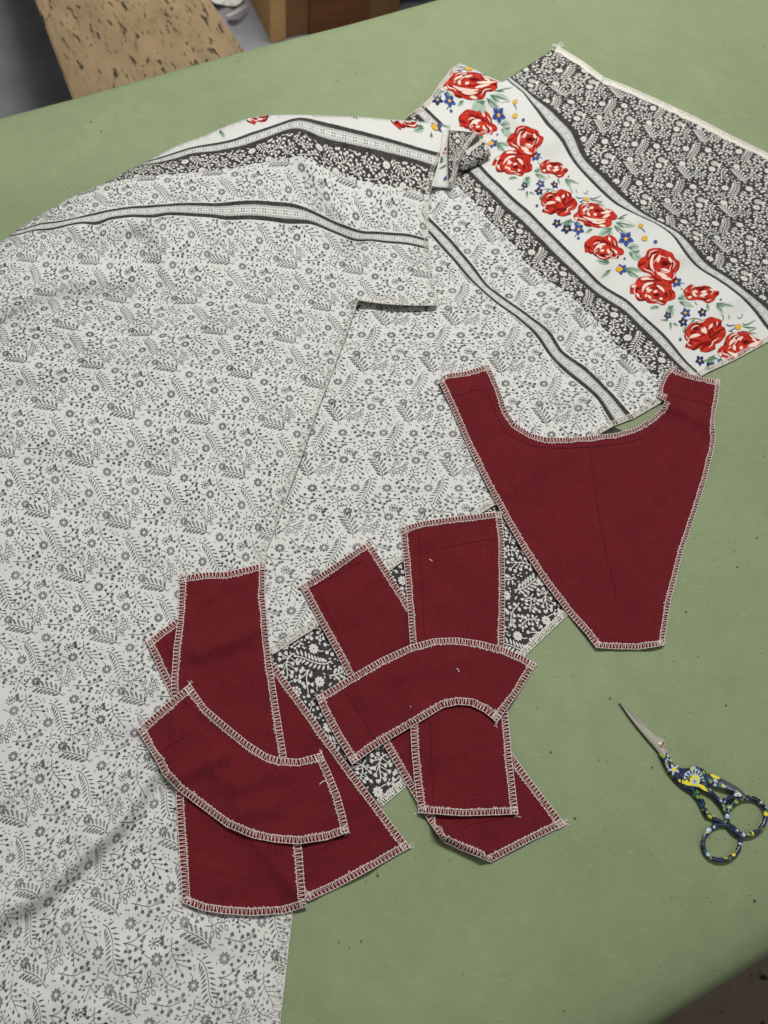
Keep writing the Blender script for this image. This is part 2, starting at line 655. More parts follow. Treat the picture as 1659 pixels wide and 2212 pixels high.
def plane(name, corners, mat, kind=None):
    o = mesh_obj(name, corners, [tuple(range(len(corners)))], mat, smooth=False)
    if kind:
        o['kind'] = kind
    return o
plane('floor', [(-4, -4, FLOOR_Z), (4, -4, FLOOR_Z), (4, 5, FLOOR_Z), (-4, 5, FLOOR_Z)], mat_floor('grey_lino_floor', (112, 113, 118), (132, 133, 138)), 'structure')
near_c = at(1600, 2180, FLOOR_Z + 0.004)
o = plane('floor_worn_patch', [near_c + np.array(v) for v in ((-0.6, -0.7, 0), (0.75, -0.7, 0), (0.75, 0.22, 0), (-0.6, 0.22, 0))],
          mat_floor('worn_brown_floor', (120, 106, 94), (146, 131, 117), True), 'structure')

# leaning flecked board beyond the table
def build_board():
    vax = ray(np.array(-397.0), np.array(-1249.0))
    vax = vax / np.linalg.norm(vax)
    PL = at(151, 198, -0.22)
    rd = ray(np.array(522.0), np.array(99.0))
    k = np.dot(PL - CP, vax) / np.dot(rd, vax)
    PR = CP + rd * k
    wv = PR - PL
    nn = np.cross(wv, vax)
    nn /= np.linalg.norm(nn)
    if nn[2] < 0:
        nn = -nn
    root = thing('leaning_board', 'pale wooden board with dark flecks beyond the far table edge', 'board', tuple(PL))
    a, b, c, d = PL - vax * 0.25, PR - vax * 0.25, PR + vax * 1.0, PL + vax * 1.0
    # local frame so that the fleck grain runs along the board
    ex, ey = vax, wv / np.linalg.norm(wv)   # x runs along the board
    bm = bmesh.new()
    W = np.linalg.norm(wv)
    vs = [bm.verts.new((x, y, z)) for z in (0, -0.018) for x, y in ((-0.25, 0), (-0.25, W), (1.0, W), (1.0, 0))]
    for f in ((0, 1, 2, 3), (7, 6, 5, 4), (0, 4, 5, 1), (1, 5, 6, 2), (2, 6, 7, 3), (3, 7, 4, 0)):
        bm.faces.new([vs[i] for i in f])
    bmesh.ops.recalc_face_normals(bm, faces=bm.faces)
    bmesh.ops.bevel(bm, geom=list(bm.edges), offset=0.002, segments=2, affect='EDGES')
    me = bpy.data.meshes.new('board_panel')
    bm.to_mesh(me)
    me.materials.append(mat_osb())
    o = bpy.data.objects.new('board_panel', me)
    COL.objects.link(o)
    o.parent = root
    mm = Matrix((ex, ey, nn)).transposed().to_4x4()
    o.matrix_local = mm
build_board()

# brown carton on the floor
def build_carton():
    C = at(586, 90, FLOOR_Z)
    L = at(539, 0, FLOOR_Z) - C
    L /= np.linalg.norm(L)
    R = np.array([L[1], -L[0], 0])
    if R[0] < 0:
        R = -R
    root = thing('cardboard_box', 'brown cardboard box standing on the floor beyond the table', 'box', tuple(C))
    def slab(name, o, a, b, c, mat, bev=0.002):
        V = [o + a * i + b * j + c * k for k in (0, 1) for i, j in ((0, 0), (1, 0), (1, 1), (0, 1))]
        F = [(0, 1, 2, 3), (4, 5, 6, 7), (0, 4, 5, 1), (1, 5, 6, 2), (2, 6, 7, 3), (3, 7, 4, 0)]
        ob = mesh_obj(name, V, F, mat, root, smooth=False)
        bm = bmesh.new(); bm.from_mesh(ob.data)
        bmesh.ops.recalc_face_normals(bm, faces=bm.faces)
        bm.to_mesh(ob.data); bm.free()
        md = ob.modifiers.new('soft_edge', 'BEVEL'); md.width = bev; md.segments = 2
        return ob
    z = np.array([0, 0, 1.0])
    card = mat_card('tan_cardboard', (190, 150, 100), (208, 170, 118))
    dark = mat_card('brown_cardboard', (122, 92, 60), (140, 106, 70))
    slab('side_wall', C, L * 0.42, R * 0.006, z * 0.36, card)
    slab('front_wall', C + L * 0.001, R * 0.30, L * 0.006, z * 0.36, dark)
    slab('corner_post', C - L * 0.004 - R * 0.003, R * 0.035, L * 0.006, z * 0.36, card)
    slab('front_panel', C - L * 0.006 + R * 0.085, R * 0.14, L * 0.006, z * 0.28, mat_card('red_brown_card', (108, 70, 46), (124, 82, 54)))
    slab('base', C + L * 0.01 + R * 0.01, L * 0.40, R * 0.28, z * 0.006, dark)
build_carton()

# crumpled clear bag next to the carton
def build_bag():
    c = at(800, -20, FLOOR_Z) + np.array([0.0, 0.05, 0.14])
    bm = bmesh.new()
    bmesh.ops.create_icosphere(bm, subdivisions=5, radius=1)
    ph = RNG.uniform(0, 6.28, (9, 3)); fr = RNG.uniform(2, 9, (9, 3))
    for v in bm.verts:
        p = np.array(v.co)
        n = sum(abs(math.sin(np.dot(fr[i], p) + ph[i, 0])) for i in range(9)) / 9
        s = 0.78 + 0.42 * n
        v.co = Vector((p[0] * 0.17 * s, p[1] * 0.13 * s, p[2] * 0.14 * s))
    me = bpy.data.meshes.new('plastic_bag'); bm.to_mesh(me)
    M = NT('clear_plastic', 0.22, 0.6)
    M.color(lin(96, 96, 100)); M.b.inputs['Transmission Weight'].default_value = 0.35
    me.materials.append(M.m)
    o = bpy.data.objects.new('plastic_bag', me); COL.objects.link(o); o.location = c
    o['label'] = 'crumpled grey see-through plastic bag beside the cardboard box'; o['category'] = 'bag'
build_bag()

def paper(pts, label, lift):
    P = resample(smooth_poly(pts, 60, 1), 4, closed=True)
    W = at(P[:, 0], P[:, 1], FLOOR_Z + 0.005 + lift * 0.006 * (1 + np.sin(P[:, 0] * 0.11 + P[:, 1] * 0.07)))
    n = len(W)
    c = W.mean(0)
    o = mesh_obj('paper_scrap', np.vstack([W, c[None]]), [(i, (i + 1) % n, n) for i in range(n)], plain('scrap_paper', lin(205, 205, 200), 0.8), smooth=False)
    o.modifiers.new('thickness', 'SOLIDIFY').thickness = 0.0004
    o['label'] = label; o['category'] = 'paper'; o['group'] = 'paper scraps on the floor'
c5 = lambda p: [(398 + .32 * x, .32 * y) for x, y in p]
paper(c5([(170, -30), (185, 12), (240, 30), (340, 45), (378, 22), (400, -8), (400, -40)]), 'torn wide scrap of white paper on the grey floor', 1.0)
paper(c5([(283, 103), (302, 112), (380, 66), (442, 26), (425, 10), (360, 55)]), 'narrow curled strip of white paper on the grey floor', 2.0)

# ================================================================ print art (grain coordinates, millimetres)
ART = []           # one repeat of the sprigged print: (points in mm, ink)
_A = np.array([[1010, 470], [85, 760]], float)
_B = np.array([[50, 25], [0, -40.5]], float)
_M = _B @ np.linalg.inv(_A)
def amm(p):
    return (np.atleast_2d(p) - np.array([165.0, 100.0])) @ _M.T

def strip(P, w0, w1=None):
    P = np.asarray(P, float)
    w1 = w0 if w1 is None else w1
    T = np.gradient(P, axis=0)
    T /= np.linalg.norm(T, axis=1)[:, None] + 1e-9
    N = np.c_[-T[:, 1], T[:, 0]] * np.linspace(w0, w1, len(P))[:, None] / 2
    return [np.array([P[i] + N[i], P[i] - N[i], P[i + 1] - N[i + 1], P[i + 1] + N[i + 1]]) for i in range(len(P) - 1)]

def lens(x, y, ang, L, w, k=3):
    t = np.linspace(0, 1, k + 2)
    top = [(s * L, math.sin(math.pi * s ** 0.85) * w / 2) for s in t]
    bot = [(s * L, -math.sin(math.pi * s ** 0.85) * w / 2) for s in t[1:-1][::-1]]
    q = np.array(top + bot)
    c, s = math.cos(ang), math.sin(ang)
    return np.c_[x + q[:, 0] * c - q[:, 1] * s, y + q[:, 0] * s + q[:, 1] * c]

def ngon(x, y, rx, ry=None, n=8, rot=0.0):
    ry = ry or rx
    a = np.linspace(0, 2 * math.pi, n, endpoint=False)
    q = np.c_[rx * np.cos(a), ry * np.sin(a)]
    c, s = math.cos(rot), math.sin(rot)
    return np.c_[x + q[:, 0] * c - q[:, 1] * s, y + q[:, 0] * s + q[:, 1] * c]

def art(bold):
    """one repeat; bold = the white-on-dark version of the same sprigs"""
    S = []
    lw = 7.0 * (1.9 if bold else 1.0)
    lf = 1.6 if bold else 1.0
    def stroke(P, w=1.0, ink=0):
        P = np.asarray(P, float)
        if len(P) > 2:
            P = resample(smooth_open(P), 26)
        for q in strip(P, lw * w, lw * w * 0.75):
            S.append((q, ink))
    def leaf(x, y, deg, L, w, ink=0):
        S.append((lens(x, y, math.radians(deg), L, w * lf), ink))
    def tulip(x, y, deg, s=1.0):
        for k in (-38, 0, 38):
            leaf(x, y, deg + k, 40 * s, 17 * s)
        S.append((ngon(x, y, 9 * s * lf, n=6), 0))
    def flower(x, y, r, stem):
        stroke(stem, 0.9)
        for k in range(9):
            a = 2 * math.pi * k / 9
            S.append((lens(x + 0.38 * r * math.cos(a), y + 0.38 * r * math.sin(a), a, 0.64 * r, 0.44 * r * (1.15 if bold else 1)), 0 if bold else 1))
        for k in range(9):
            a = 2 * math.pi * (k + 0.5) / 9
            if not bold:
                for q in strip(np.array([[x + 0.52 * r * math.cos(a), y + 0.52 * r * math.sin(a)], [x + 0.98 * r * math.cos(a), y + 0.98 * r * math.sin(a)]]), 4):
                    pass
        if not bold:
            for k in range(9):
                a = 2 * math.pi * k / 9
                S.append((ngon(x + 0.80 * r * math.cos(a), y + 0.80 * r * math.sin(a), 0.15 * r, n=5), 0))
                S.append((ngon(x + 0.36 * r * math.cos(a + .35), y + 0.36 * r * math.sin(a + .35), 0.085 * r, n=5), 0))
        else:
            S.append((ngon(x, y, 0.5 * r, n=8), 0))
            S.append((ngon(x, y, 0.16 * r, n=6), 2))
    # berry wheel and its sprig
    for k in range(8):
        a = math.pi * k / 4 + 0.2
        e = (165 + 46 * math.cos(a), 100 + 46 * math.sin(a))
        stroke([(165, 100), e], 0.8)
        S.append((ngon(e[0], e[1], 10 * lf, n=6), 0))
    stroke([(175, 90), (205, 62), (262, 58)])
    tulip(240, 50, -130, 1.1); tulip(250, 70, 110, 1.1)
    # heart leaved branch
    stroke([(328, 15), (332, 75), (375, 160), (440, 212), (520, 290)])
    for b, e in (((440, 212), (568, 222)), ((332, 75), (375, 48)), ((345, 100), (390, 98)), ((372, 150), (466, 132)), ((400, 185), (538, 168)),
                 ((350, 110), (322, 158)), ((372, 160), (352, 213)), ((440, 215), (448, 268)), ((335, 80), (295, 102))):
        stroke([b, e], 0.8)
        d = math.degrees(math.atan2(e[1] - b[1], e[0] - b[0]))
        leaf(e[0] - 12 * math.cos(math.radians(d)), e[1] - 12 * math.sin(math.radians(d)), d, 46, 30)
    leaf(512, 280, 50, 44, 30)
    flower(235, 220, 61, [(108, 205), (140, 222), (178, 226)])
    flower(892, 70, 61, [(948, 55), (975, 45), (992, 22)])
    flower(660, 358, 61, [(592, 262), (620, 280), (640, 302)])
    flower(882, 622, 58, [(812, 700), (850, 692), (872, 676)])
    # lance leaved fern
    st = np.array([(615, 128), (680, 140), (745, 205), (795, 290), (815, 360), (880, 450)], float)
    stroke(st, 1.1)
    r = resample(smooth_open(st), 44)
    for i, p in enumerate(r[1:-1]):
        t = r[i + 2] - r[i]
        d = math.degrees(math.atan2(t[1], t[0]))
        leaf(p[0] + 14 * math.cos(math.radians(d - 62)), p[1] + 14 * math.sin(math.radians(d - 62)), d - 58, 72, 15)
        leaf(p[0] + 14 * math.cos(math.radians(d + 64)), p[1] + 14 * math.sin(math.radians(d + 64)), d + 60, 78, 16)
    leaf(870, 440, 45, 40, 16)
    # feather fern
    st = np.array([(1232, 796), (1140, 735), (1040, 706), (930, 690), (890, 684)], float)
    stroke(st, 1.1)
    r = resample(smooth_open(st), 50)
    nn = len(r)
    for i, p in enumerate(r[1:-1]):
        t = r[i + 2] - r[i]
        d = math.degrees(math.atan2(t[1], t[0]))
        ll = 58 + 46 * math.sin(math.pi * min(1.0, (i + 1) / (nn - 3)) * 0.75)
        for sgn in (46, -48):
            dd = math.radians(d + sgn)
            for k in (0.30, 0.52, 0.74):
                x, y = p[0] + ll * k * math.cos(dd), p[1] + ll * k * math.sin(dd)
                leaf(x, y, d + sgn - 32, 27, 9); leaf(x, y, d + sgn + 32, 27, 9)
            stroke([p, (p[0] + ll * 0.85 * math.cos(dd), p[1] + ll * 0.85 * math.sin(dd))], 0.55)
            leaf(p[0] + ll * 0.8 * math.cos(dd), p[1] + ll * 0.8 * math.sin(dd), d + sgn, 30, 11)
    # tulip spray
    stroke([(875, 242), (960, 220), (1040, 130), (1100, 65)])
    stroke([(875, 242), (1000, 235), (1088, 268)]); stroke([(895, 242), (950, 285)])
    for x, y, d in ((1100, 65, -45), (1035, 72, -80), (985, 118, -120), (920, 200, -110), (1052, 150, 10), (1040, 190, -20), (1010, 256, 60), (1050, 232, -10), (1085, 268, 40), (925, 288, 80), (958, 286, 45), (1000, 160, -60)):
        tulip(x, y, d, 0.86)
    # berry branch
    stroke([(272, 328), (340, 335), (400, 390), (470, 402), (535, 410)]); stroke([(400, 390), (440, 468), (445, 490)])
    for x, y, bx, by in ((305, 290, 335, 333), (345, 280, 340, 333), (402, 310, 365, 350), (320, 368, 340, 340), (430, 345, 395, 385), (486, 355, 450, 398), (530, 370, 480, 402), (536, 412, 500, 406), (355, 412, 385, 375), (400, 420, 400, 392), (482, 442, 425, 435), (415, 457, 425, 440), (446, 492, 440, 470)):
        stroke([(bx, by), (x, y)], 0.7)
        S.append((ngon(x, y, 12 * lf, n=6), 0))
    # branch of open leaves
    stroke([(78, 520), (150, 514), (200, 465), (265, 450), (300, 420)])
    for b, e in (((200, 465), (204, 370)), ((150, 514), (142, 435)), ((150, 514), (112, 446)), ((150, 514), (163, 548)), ((150, 514), (218, 560)), ((262, 452), (262, 420)), ((262, 452), (282, 470)), ((230, 456), (240, 480)), ((180, 500), (196, 512)), ((240, 455), (230, 420))):
        stroke([b, e], 0.75)
        d = math.atan2(e[1] - b[1], e[0] - b[0])
        q = lens(e[0], e[1], d, 56, 34, 3)
        if bold:
            S.append((q, 0))
        else:
            stroke_q = np.vstack([q, q[:1]])
            for z in strip(stroke_q, 7):
                S.append((z, 0))
    # tulip branch
    stroke([(865, 473), (900, 495), (960, 496), (1030, 465), (1100, 380), (1150, 350)], 1.1)
    for b, e in (((938, 490), (925, 392)), ((1025, 462), (992, 358)), ((1058, 430), (1050, 370)), ((1100, 380), (1090, 345)), ((1030, 465), (1118, 436)), ((1000, 482), (1072, 486)), ((945, 498), (940, 536)), ((965, 496), (1036, 546)), ((960, 500), (994, 576)), ((1120, 368), (1148, 372)), ((1000, 480), (975, 428))):
        stroke([b, e], 0.75)
        tulip(e[0], e[1], math.degrees(math.atan2(e[1] - b[1], e[0] - b[0])), 0.92)
    # starry branch
    stroke([(303, 576), (400, 575), (480, 576), (550, 540), (600, 470)])
    for x, y in ((375, 528), (486, 528), (540, 497), (617, 497), (590, 452), (590, 570), (366, 606), (440, 626), (522, 606), (508, 642)):
        b = (x - 25, 575) if y > 520 else (x - 10, y + 40)
        stroke([(x, y), (min(b[0], 560), b[1])], 0.7)
        for k in range(5):
            leaf(x, y, 72 * k + 20, 25, 15)
    # small leaved branch
    stroke([(712, 466), (735, 540), (690, 610), (680, 690), (668, 745)]); stroke([(735, 540), (815, 548)], 0.8); stroke([(690, 620), (768, 682)], 0.8); stroke([(690, 610), (612, 640)], 0.8); stroke([(722, 500), (800, 512)], 0.8)
    for x, y, d in ((800, 510, 10), (818, 546, 5), (752, 505, -35), (792, 572, 45), (705, 520, 170), (712, 566, 170), (660, 590, 170), (612, 630, 170), (606, 656, 160), (646, 652, 150), (766, 612, -20), (760, 634, -15), (716, 692, 80), (764, 684, 20), (768, 714, 60), (622, 742, 110), (650, 700, 120), (674, 722, 95), (735, 600, 50), (745, 660, -20)):
        leaf(x, y, d, 36, 18)
    out = [(amm(q), ink) for q, ink in S]
    if True:
        # tiny loose leaves fill the gaps
        gapmm, ll, lw2 = (1.25, 1.9, 0.95) if bold else (1.45, 1.7, 0.55)
        rg = np.random.default_rng(3)
        A = np.concatenate([q for q, _ in out])
        A = np.concatenate([A + np.array(o) for o in ((0, 0), (50, 0), (-50, 0), (25, -40.5), (-25, -40.5), (25, 40.5), (-25, 40.5))])
        for _ in range(700):
            p = np.array([rg.uniform(-4, 46), rg.uniform(-38, 2.5)])
            if np.hypot(*(A - p).T).min() > gapmm:
                q = lens(p[0], p[1], rg.uniform(0, 6.28), ll, lw2, 2)
                out.append((q, 0))
                A = np.vstack([A, q])
    return out

def smooth_open(P):
    P = np.asarray(P, float)
    for _ in range(2):
        Q = [P[0]]
        for a, b in zip(P[:-1], P[1:]):
            Q += [a * 0.75 + b * 0.25, a * 0.25 + b * 0.75]
        Q.append(P[-1])
        P = np.array(Q)
    return P

ART_FINE, ART_BOLD = art(False), art(True)

def is_light(w):
    return (w < -0.5) | ((w > 15.5) & (w < 50))
def is_dark(w):
    return ((w > 50) & (w < 72.5)) | (w > 178)

def print_mesh(name, polys, mats, tomap, keep, parent, lift=0.00022):
    """lay flat ink shapes on a cloth: polys = [(points in grain mm, ink index, level)]"""
    V, F, mi = [], [], []
    b = 0
    allp = np.concatenate([p for p, *_ in polys])
    px = tomap.px(allp)
    ok = keep(px, allp)
    lv = np.concatenate([np.full(len(p), l) for p, _, l in polys])
    for p, ink, _ in polys:
        n = len(p)
        if ok[b:b + n].all():
            F.append(tuple(range(b, b + n)))
            mi.append(ink)
        b += n
    used = np.unique(np.concatenate([np.array(f) for f in F]))
    idx = -np.ones(len(allp), int)
    idx[used] = np.arange(len(used))
    F = [tuple(idx[list(f)]) for f in F]
    W = tomap.surf(px[used], lift + 0.00007 * lv[used])
    for i in range(len(F)):
        f = F[i]
        a, c, d = W[f[0]], W[f[1]], W[f[2]]
        if (c - a)[0] * (d - a)[1] - (c - a)[1] * (d - a)[0] < 0:
            F[i] = f[::-1]
    return stuff(mesh_obj(name, W, F, mats, parent, mi=mi, smooth=False))

class Cloth(Grain):
    def surf(self, px, lift):
        P = on(self.Z, px[:, 0], px[:, 1])
        e = 2.0
        A = on(self.Z, px[:, 0] + e, px[:, 1]) - P
        B = on(self.Z, px[:, 0], px[:, 1] - e) - P
        N = np.cross(A, B)
        N /= np.linalg.norm(N, axis=1)[:, None] + 1e-12
        return P + N * np.asarray(lift)[..., None]

def sprigs(cl, poly, parent, u_rng, w_rng, phase=(0.0, -3.0), ext=None, margin=0.0):
    fine, bold = [], []
    for r in range(int((phase[1] - w_rng[1]) / 40.5) - 1, int((phase[1] - w_rng[0]) / 40.5) + 2):
        wv = phase[1] - 40.5 * r
        for k in range(int(u_rng[0] / 50) - 2, int(u_rng[1] / 50) + 3):
            o = np.array([phase[0] + 50 * k + 25 * (r % 2), wv])
            cpx = cl.px(o + np.array([[20, -15]]))[0]
            if not (-90 < cpx[0] < 1750 and -60 < cpx[1] < 2300):
                continue
            for q, ink in ART_FINE:
                p = q + o
                if is_light(p[:, 1]).all():
                    fine.append((p, ink, ink * 0))
            for q, ink in ART_BOLD:
                p = q + o
                if is_dark(p[:, 1]).all():
                    bold.append((p, ink, 1 if ink == 2 else 0))
    def keep(px, p):
        return inside(poly, px[:, 0], px[:, 1]) & (px[:, 0] > -60) & (px[:, 0] < 1720) & (px[:, 1] > -40) & (px[:, 1] < 2270)
    if fine:
        print_mesh('sprig_print', fine, [INK, INK_G], cl, keep, parent)
    if bold:
        print_mesh('pale_sprig_print', bold, [WHITE_P, WHITE_P, INK], cl, keep, parent)
    return keep

def overlock(parent, edges, Z, mat, p=2.7, w=4.1, r=0.155, poly=None, seed=0, name='overlock_thread', tails=()):
    """serged edge: a looping thread over the rim plus a chain at the rim"""
    rg = np.random.default_rng(seed + 5)
    lines = []
    for e in edges:
        e = resample(np.asarray(e, float), 2.0)
        W = on(Z, e[:, 0], e[:, 1])
        d = np.r_[0, np.cumsum(np.linalg.norm(np.diff(W, axis=0), axis=1))] * 1e3
        L = d[-1]
        T = np.gradient(e, axis=0)
        T /= np.linalg.norm(T, axis=1)[:, None] + 1e-9
        N = np.c_[-T[:, 1], T[:, 0]]
        mid = len(e) // 2
        if not inside(poly, np.array([e[mid, 0] + 4 * N[mid, 0]]), np.array([e[mid, 1] + 4 * N[mid, 1]]))[0]:
            N = -N
        pxmm = np.hypot(*np.gradient(e, axis=0).T) / (np.linalg.norm(np.gradient(W, axis=0), axis=1) * 1e3 + 1e-9)
        def P(s, v):
            x = np.interp(s, d, e[:, 0]) + np.interp(s, d, N[:, 0]) * v * np.interp(s, d, pxmm)
            y = np.interp(s, d, e[:, 1]) + np.interp(s, d, N[:, 1]) * v * np.interp(s, d, pxmm)
            return x, y
        n = max(2, int(L / p))
        S, Vv, Lf = [], [], []
        sk = 0.0
        for k in range(n):
            a = L * k / n
            q = L / n
            j = rg.normal(0, 0.06, 8)
            ww = w * (1 + rg.normal(0, 0.055) + 0.06 * math.sin(k * 0.37 + seed))
            for fs, fv, lf in ((0.02, -0.04, 0.1), (0.20, 0.45, 0.40), (0.36, 0.90, 0.42), (0.48, 1.03, 0.42), (0.70, 1.04, 0.42), (0.84, 0.90, 0.44), (0.90, 0.45, 0.46), (0.95, -0.04, 0.15)):
                S.append(a + q * (fs + j[0] * 1.3 + j[1] * fv + 0.02)); Vv.append(ww * fv); Lf.append(lf)
        S, Vv, Lf = np.array(S), np.array(Vv), np.array(Lf)
        x, y = P(np.clip(S, 0, L), Vv)
        lines.append(on(Z, x, y, 0.0) + np.c_[0 * Lf, 0 * Lf, Lf * 1e-3])
        s = np.arange(0, L, p / 4)
        x, y = P(s, 0.12 + 0.16 * np.sin(s * 2 * math.pi / p))
        lines.append(on(Z, x, y, 0.0) + np.array([0, 0, 0.25e-3]))
        s = np.arange(0, L, p / 3)
        x, y = P(s, w * 0.93 + 0.10 * np.sin(s * 2 * math.pi / p) + rg.normal(0, 0.04, len(s)))
        lines.append(on(Z, x, y, 0.0) + np.array([0, 0, 0.34e-3]))
    for (x, y, dx, dy) in tails:
        for k in range(4):
            t = np.linspace(0, 1, 7)
            ang = rg.normal(0, 0.5)
            c, s_ = math.cos(ang), math.sin(ang)
            L = rg.uniform(0.5, 1.2)
            ex, ey = (dx * c - dy * s_) * L, (dx * s_ + dy * c) * L
            bend = rg.normal(0, 0.35)
            xx = x + ex * t - ey * bend * t * t + rg.normal(0, 1.5)
            yy = y + ey * t + ex * bend * t * t + rg.normal(0, 1.5)
            zz = np.maximum(samp(TOP, xx, yy), samp(Z, xx, yy) * (t < 0.3)) + 0.0004
            lines.append(at(xx, yy, zz))
    V, F = tubes(lines, r * 1e-3)
    o = mesh_obj(name, V, F, mat, parent)
    return o

# ================================================================ the cloths
c3 = lambda p: [(829.5 + .5 * x, 331.8 + .5 * y) for x, y in p]     # survey notes of the right cloth
z2 = lambda p: [(829.5 + .5 * x, .5 * y) for x, y in p]
c2 = lambda p: [(464.5 + .32 * x, 199 + .32 * y) for x, y in p]
c1 = lambda p: [(.36 * x, .36 * y) for x, y in p]
z6 = lambda p: [(265.4 + .4 * x, 1161.3 + .4 * y) for x, y in p]
z7 = lambda p: [(597.2 + .4 * x, 1061.7 + .4 * y) for x, y in p]
z5 = lambda p: [(829.5 + .5 * x, 763.1 + .5 * y) for x, y in p]
c7 = lambda p: [(1360.4 + .18 * x, 597.2 + .18 * y) for x, y in p]
c6 = lambda p: [(1061.7 + .2 * x, 365 + .2 * y) for x, y in p]
c4 = lambda p: [(862.7 + .16 * x, 232.3 + .16 * y) for x, y in p]
s8 = lambda p: [(1260.8 + .24 * x, 1459.9 + .24 * y) for x, y in p]

def centre(poly, z=0.0):
    p = np.asarray(poly).mean(0)
    q = at(p[0], p[1], z)
    return (q[0], q[1], 0.0)

# ---- dark sprigged piece at the bottom
U_POLY = smooth_poly([(1290, 905), (1356, 936), (1310, 1130), (1229, 1326), (1180, 1372), (1129, 1421), (1000, 1566), (873, 1702), (825, 1742), (700, 1600), (560, 1500), (600, 1390), (850, 1210), (1073, 1075)], 30, 1)
U_Z = drape(U_POLY, 0.5, wav=0.15, seed=3)
def build_under():
    root = thing('dark_cloth_piece', 'dark cloth with pale sprigs showing between the red pieces in the middle', 'cloth', centre(U_POLY))
    O = at(1229, 1326)
    e1 = at(825, 1742) - O
    e1 /= np.linalg.norm(e1)
    e2 = np.array([-e1[1], e1[0], 0])
    if np.dot(at(850, 1300) - O, e2) < 0:
        e2 = -e2
    ctrl = []
    for a in (-60, 0, 60, 120, 180, 240):
        for b in (-10, 40, 90, 140, 190):
            P = O + e1 * a * 1e-3 + e2 * b * 1e-3
            ctrl.append(((a, 420 - b), tuple(float(t) for t in project(P))))
    cl = Cloth(ctrl, 1e-6)
    cl.Z = U_Z
    sheet('fabric_panel', U_POLY, U_Z, 9, FABRIC, root, lambda x, y: cl.uw(np.c_[x, y]))
    sprigs(cl, U_POLY, root, (-60, 240), (230, 430), phase=(11, 14))
    overlock(root, [[(1229, 1326), (1180, 1372), (1129, 1421), (1000, 1566), (873, 1702), (825, 1742)]], U_Z, THREAD_W, p=1.5, w=4.6, r=0.26, poly=U_POLY, seed=1)
build_under()

# ---- border printed cloth on the right
R_POLY = smooth_poly([(1205, 100), (1257, 132), (1305, 168), (1360, 189), (1430, 220), (1505, 255), (1580, 294), (1659, 332), (1790, 395), (1790, 668), (1659, 738), (1590, 776), (1520, 808), (1420, 874), (1370, 903), (1315, 924),
                      (1200, 1000), (1073, 1088), (960, 1156), (845, 1228), (685, 1354), (589, 1414), (540, 1380), (560, 1150), (640, 900), (700, 640), (760, 450), (850, 300), (884, 247), (905, 234), (932, 209), (952, 178), (972, 152), (993, 137), (1022, 147), (1052, 163), (1085, 178), (1140, 142)], 34, 1)
R_RIDGES = [([(985, 150), (1075, 205), (1180, 300)], 7.0, 34), ([(1110, 205), (1175, 270)], -2.0, 30), ([(1370, 462), (1480, 360), (1600, 330)], 4.5, 34),
            ([(1300, 470), (1400, 380)], -1.5, 30), ([(1475, 545), (1600, 440), (1700, 400)], 4.0, 30), ([(1190, 690), (1300, 560)], 2.6, 32),
            ([(1080, 760), (1180, 600)], 2.4, 36), ([(1330, 740), (1450, 640)], 2.2, 30), ([(1270, 640), (1360, 560)], -1.2, 30), ([(1560, 660), (1680, 590)], 2.6, 26),
            ([(980, 560), (1060, 470)], 2.0, 34), ([(900, 900), (1010, 760)], 1.6, 46), ([(820, 1060), (960, 900)], 1.2, 50), ([(1230, 860), (1330, 780)], 2.0, 26),
            ([(1240, 180), (1330, 330), (1420, 420)], 3.0, 40), ([(1180, 820), (1250, 880)], 1.6, 22), ([(1400, 300), (1560, 420)], 2.5, 30)]
R_Z = drape(R_POLY, 0.9, R_RIDGES, wav=0.48, seed=4)
R_E0, R_E1 = at(1073, 1086), at(1659, 738)
R_ED = (R_E1 - R_E0) / np.linalg.norm(R_E1 - R_E0)
R_NN = np.array([R_ED[1], -R_ED[0], 0])
def r_ab(p):
    q = at(np.array(p)[:, 0], np.array(p)[:, 1], 0) - R_E0
    return q @ R_ED * 1e3, q @ R_NN * 1e3
R_LINES = {
    0: c3([(190, 340), (300, 463), (420, 590), (560, 700), (640, 770), (720, 880), (800, 960), (870, 1015), (920, 1060), (975, 1150)]),
    15: c3([(190, 270), (250, 330), (340, 430), (450, 570), (560, 650), (650, 715), (720, 770), (770, 850), (870, 920), (960, 1010), (1070, 1130)]),
    50: c3([(300, 130), (400, 220), (480, 320), (560, 400), (640, 500), (760, 580), (850, 660), (950, 760), (1010, 830), (1170, 960)]),
    73: c3([(350, 70), (420, 140), (520, 240), (640, 350), (760, 470), (880, 580), (960, 640), (1050, 700), (1150, 800), (1250, 900), (1322, 965)]),
    87: c3([(420, 50), (500, 130), (620, 240), (740, 360), (850, 470), (950, 570), (1050, 630), (1110, 690), (1220, 790), (1310, 900), (1380, 965)]),
    163: z2([(505, 315), (600, 400), (700, 540)]) + c3([(800, 10), (900, 130), (1000, 220), (1080, 260), (1170, 300), (1240, 350), (1290, 420), (1350, 490), (1430, 540), (1540, 620), (1640, 740)]),
    177: z2([(545, 330), (640, 410), (740, 480), (820, 560)]) + c3([(870, 10), (960, 100), (1060, 200), (1130, 260), (1200, 300), (1290, 350), (1350, 410), (1410, 480), (1490, 530), (1580, 600), (1659, 660)]),
}
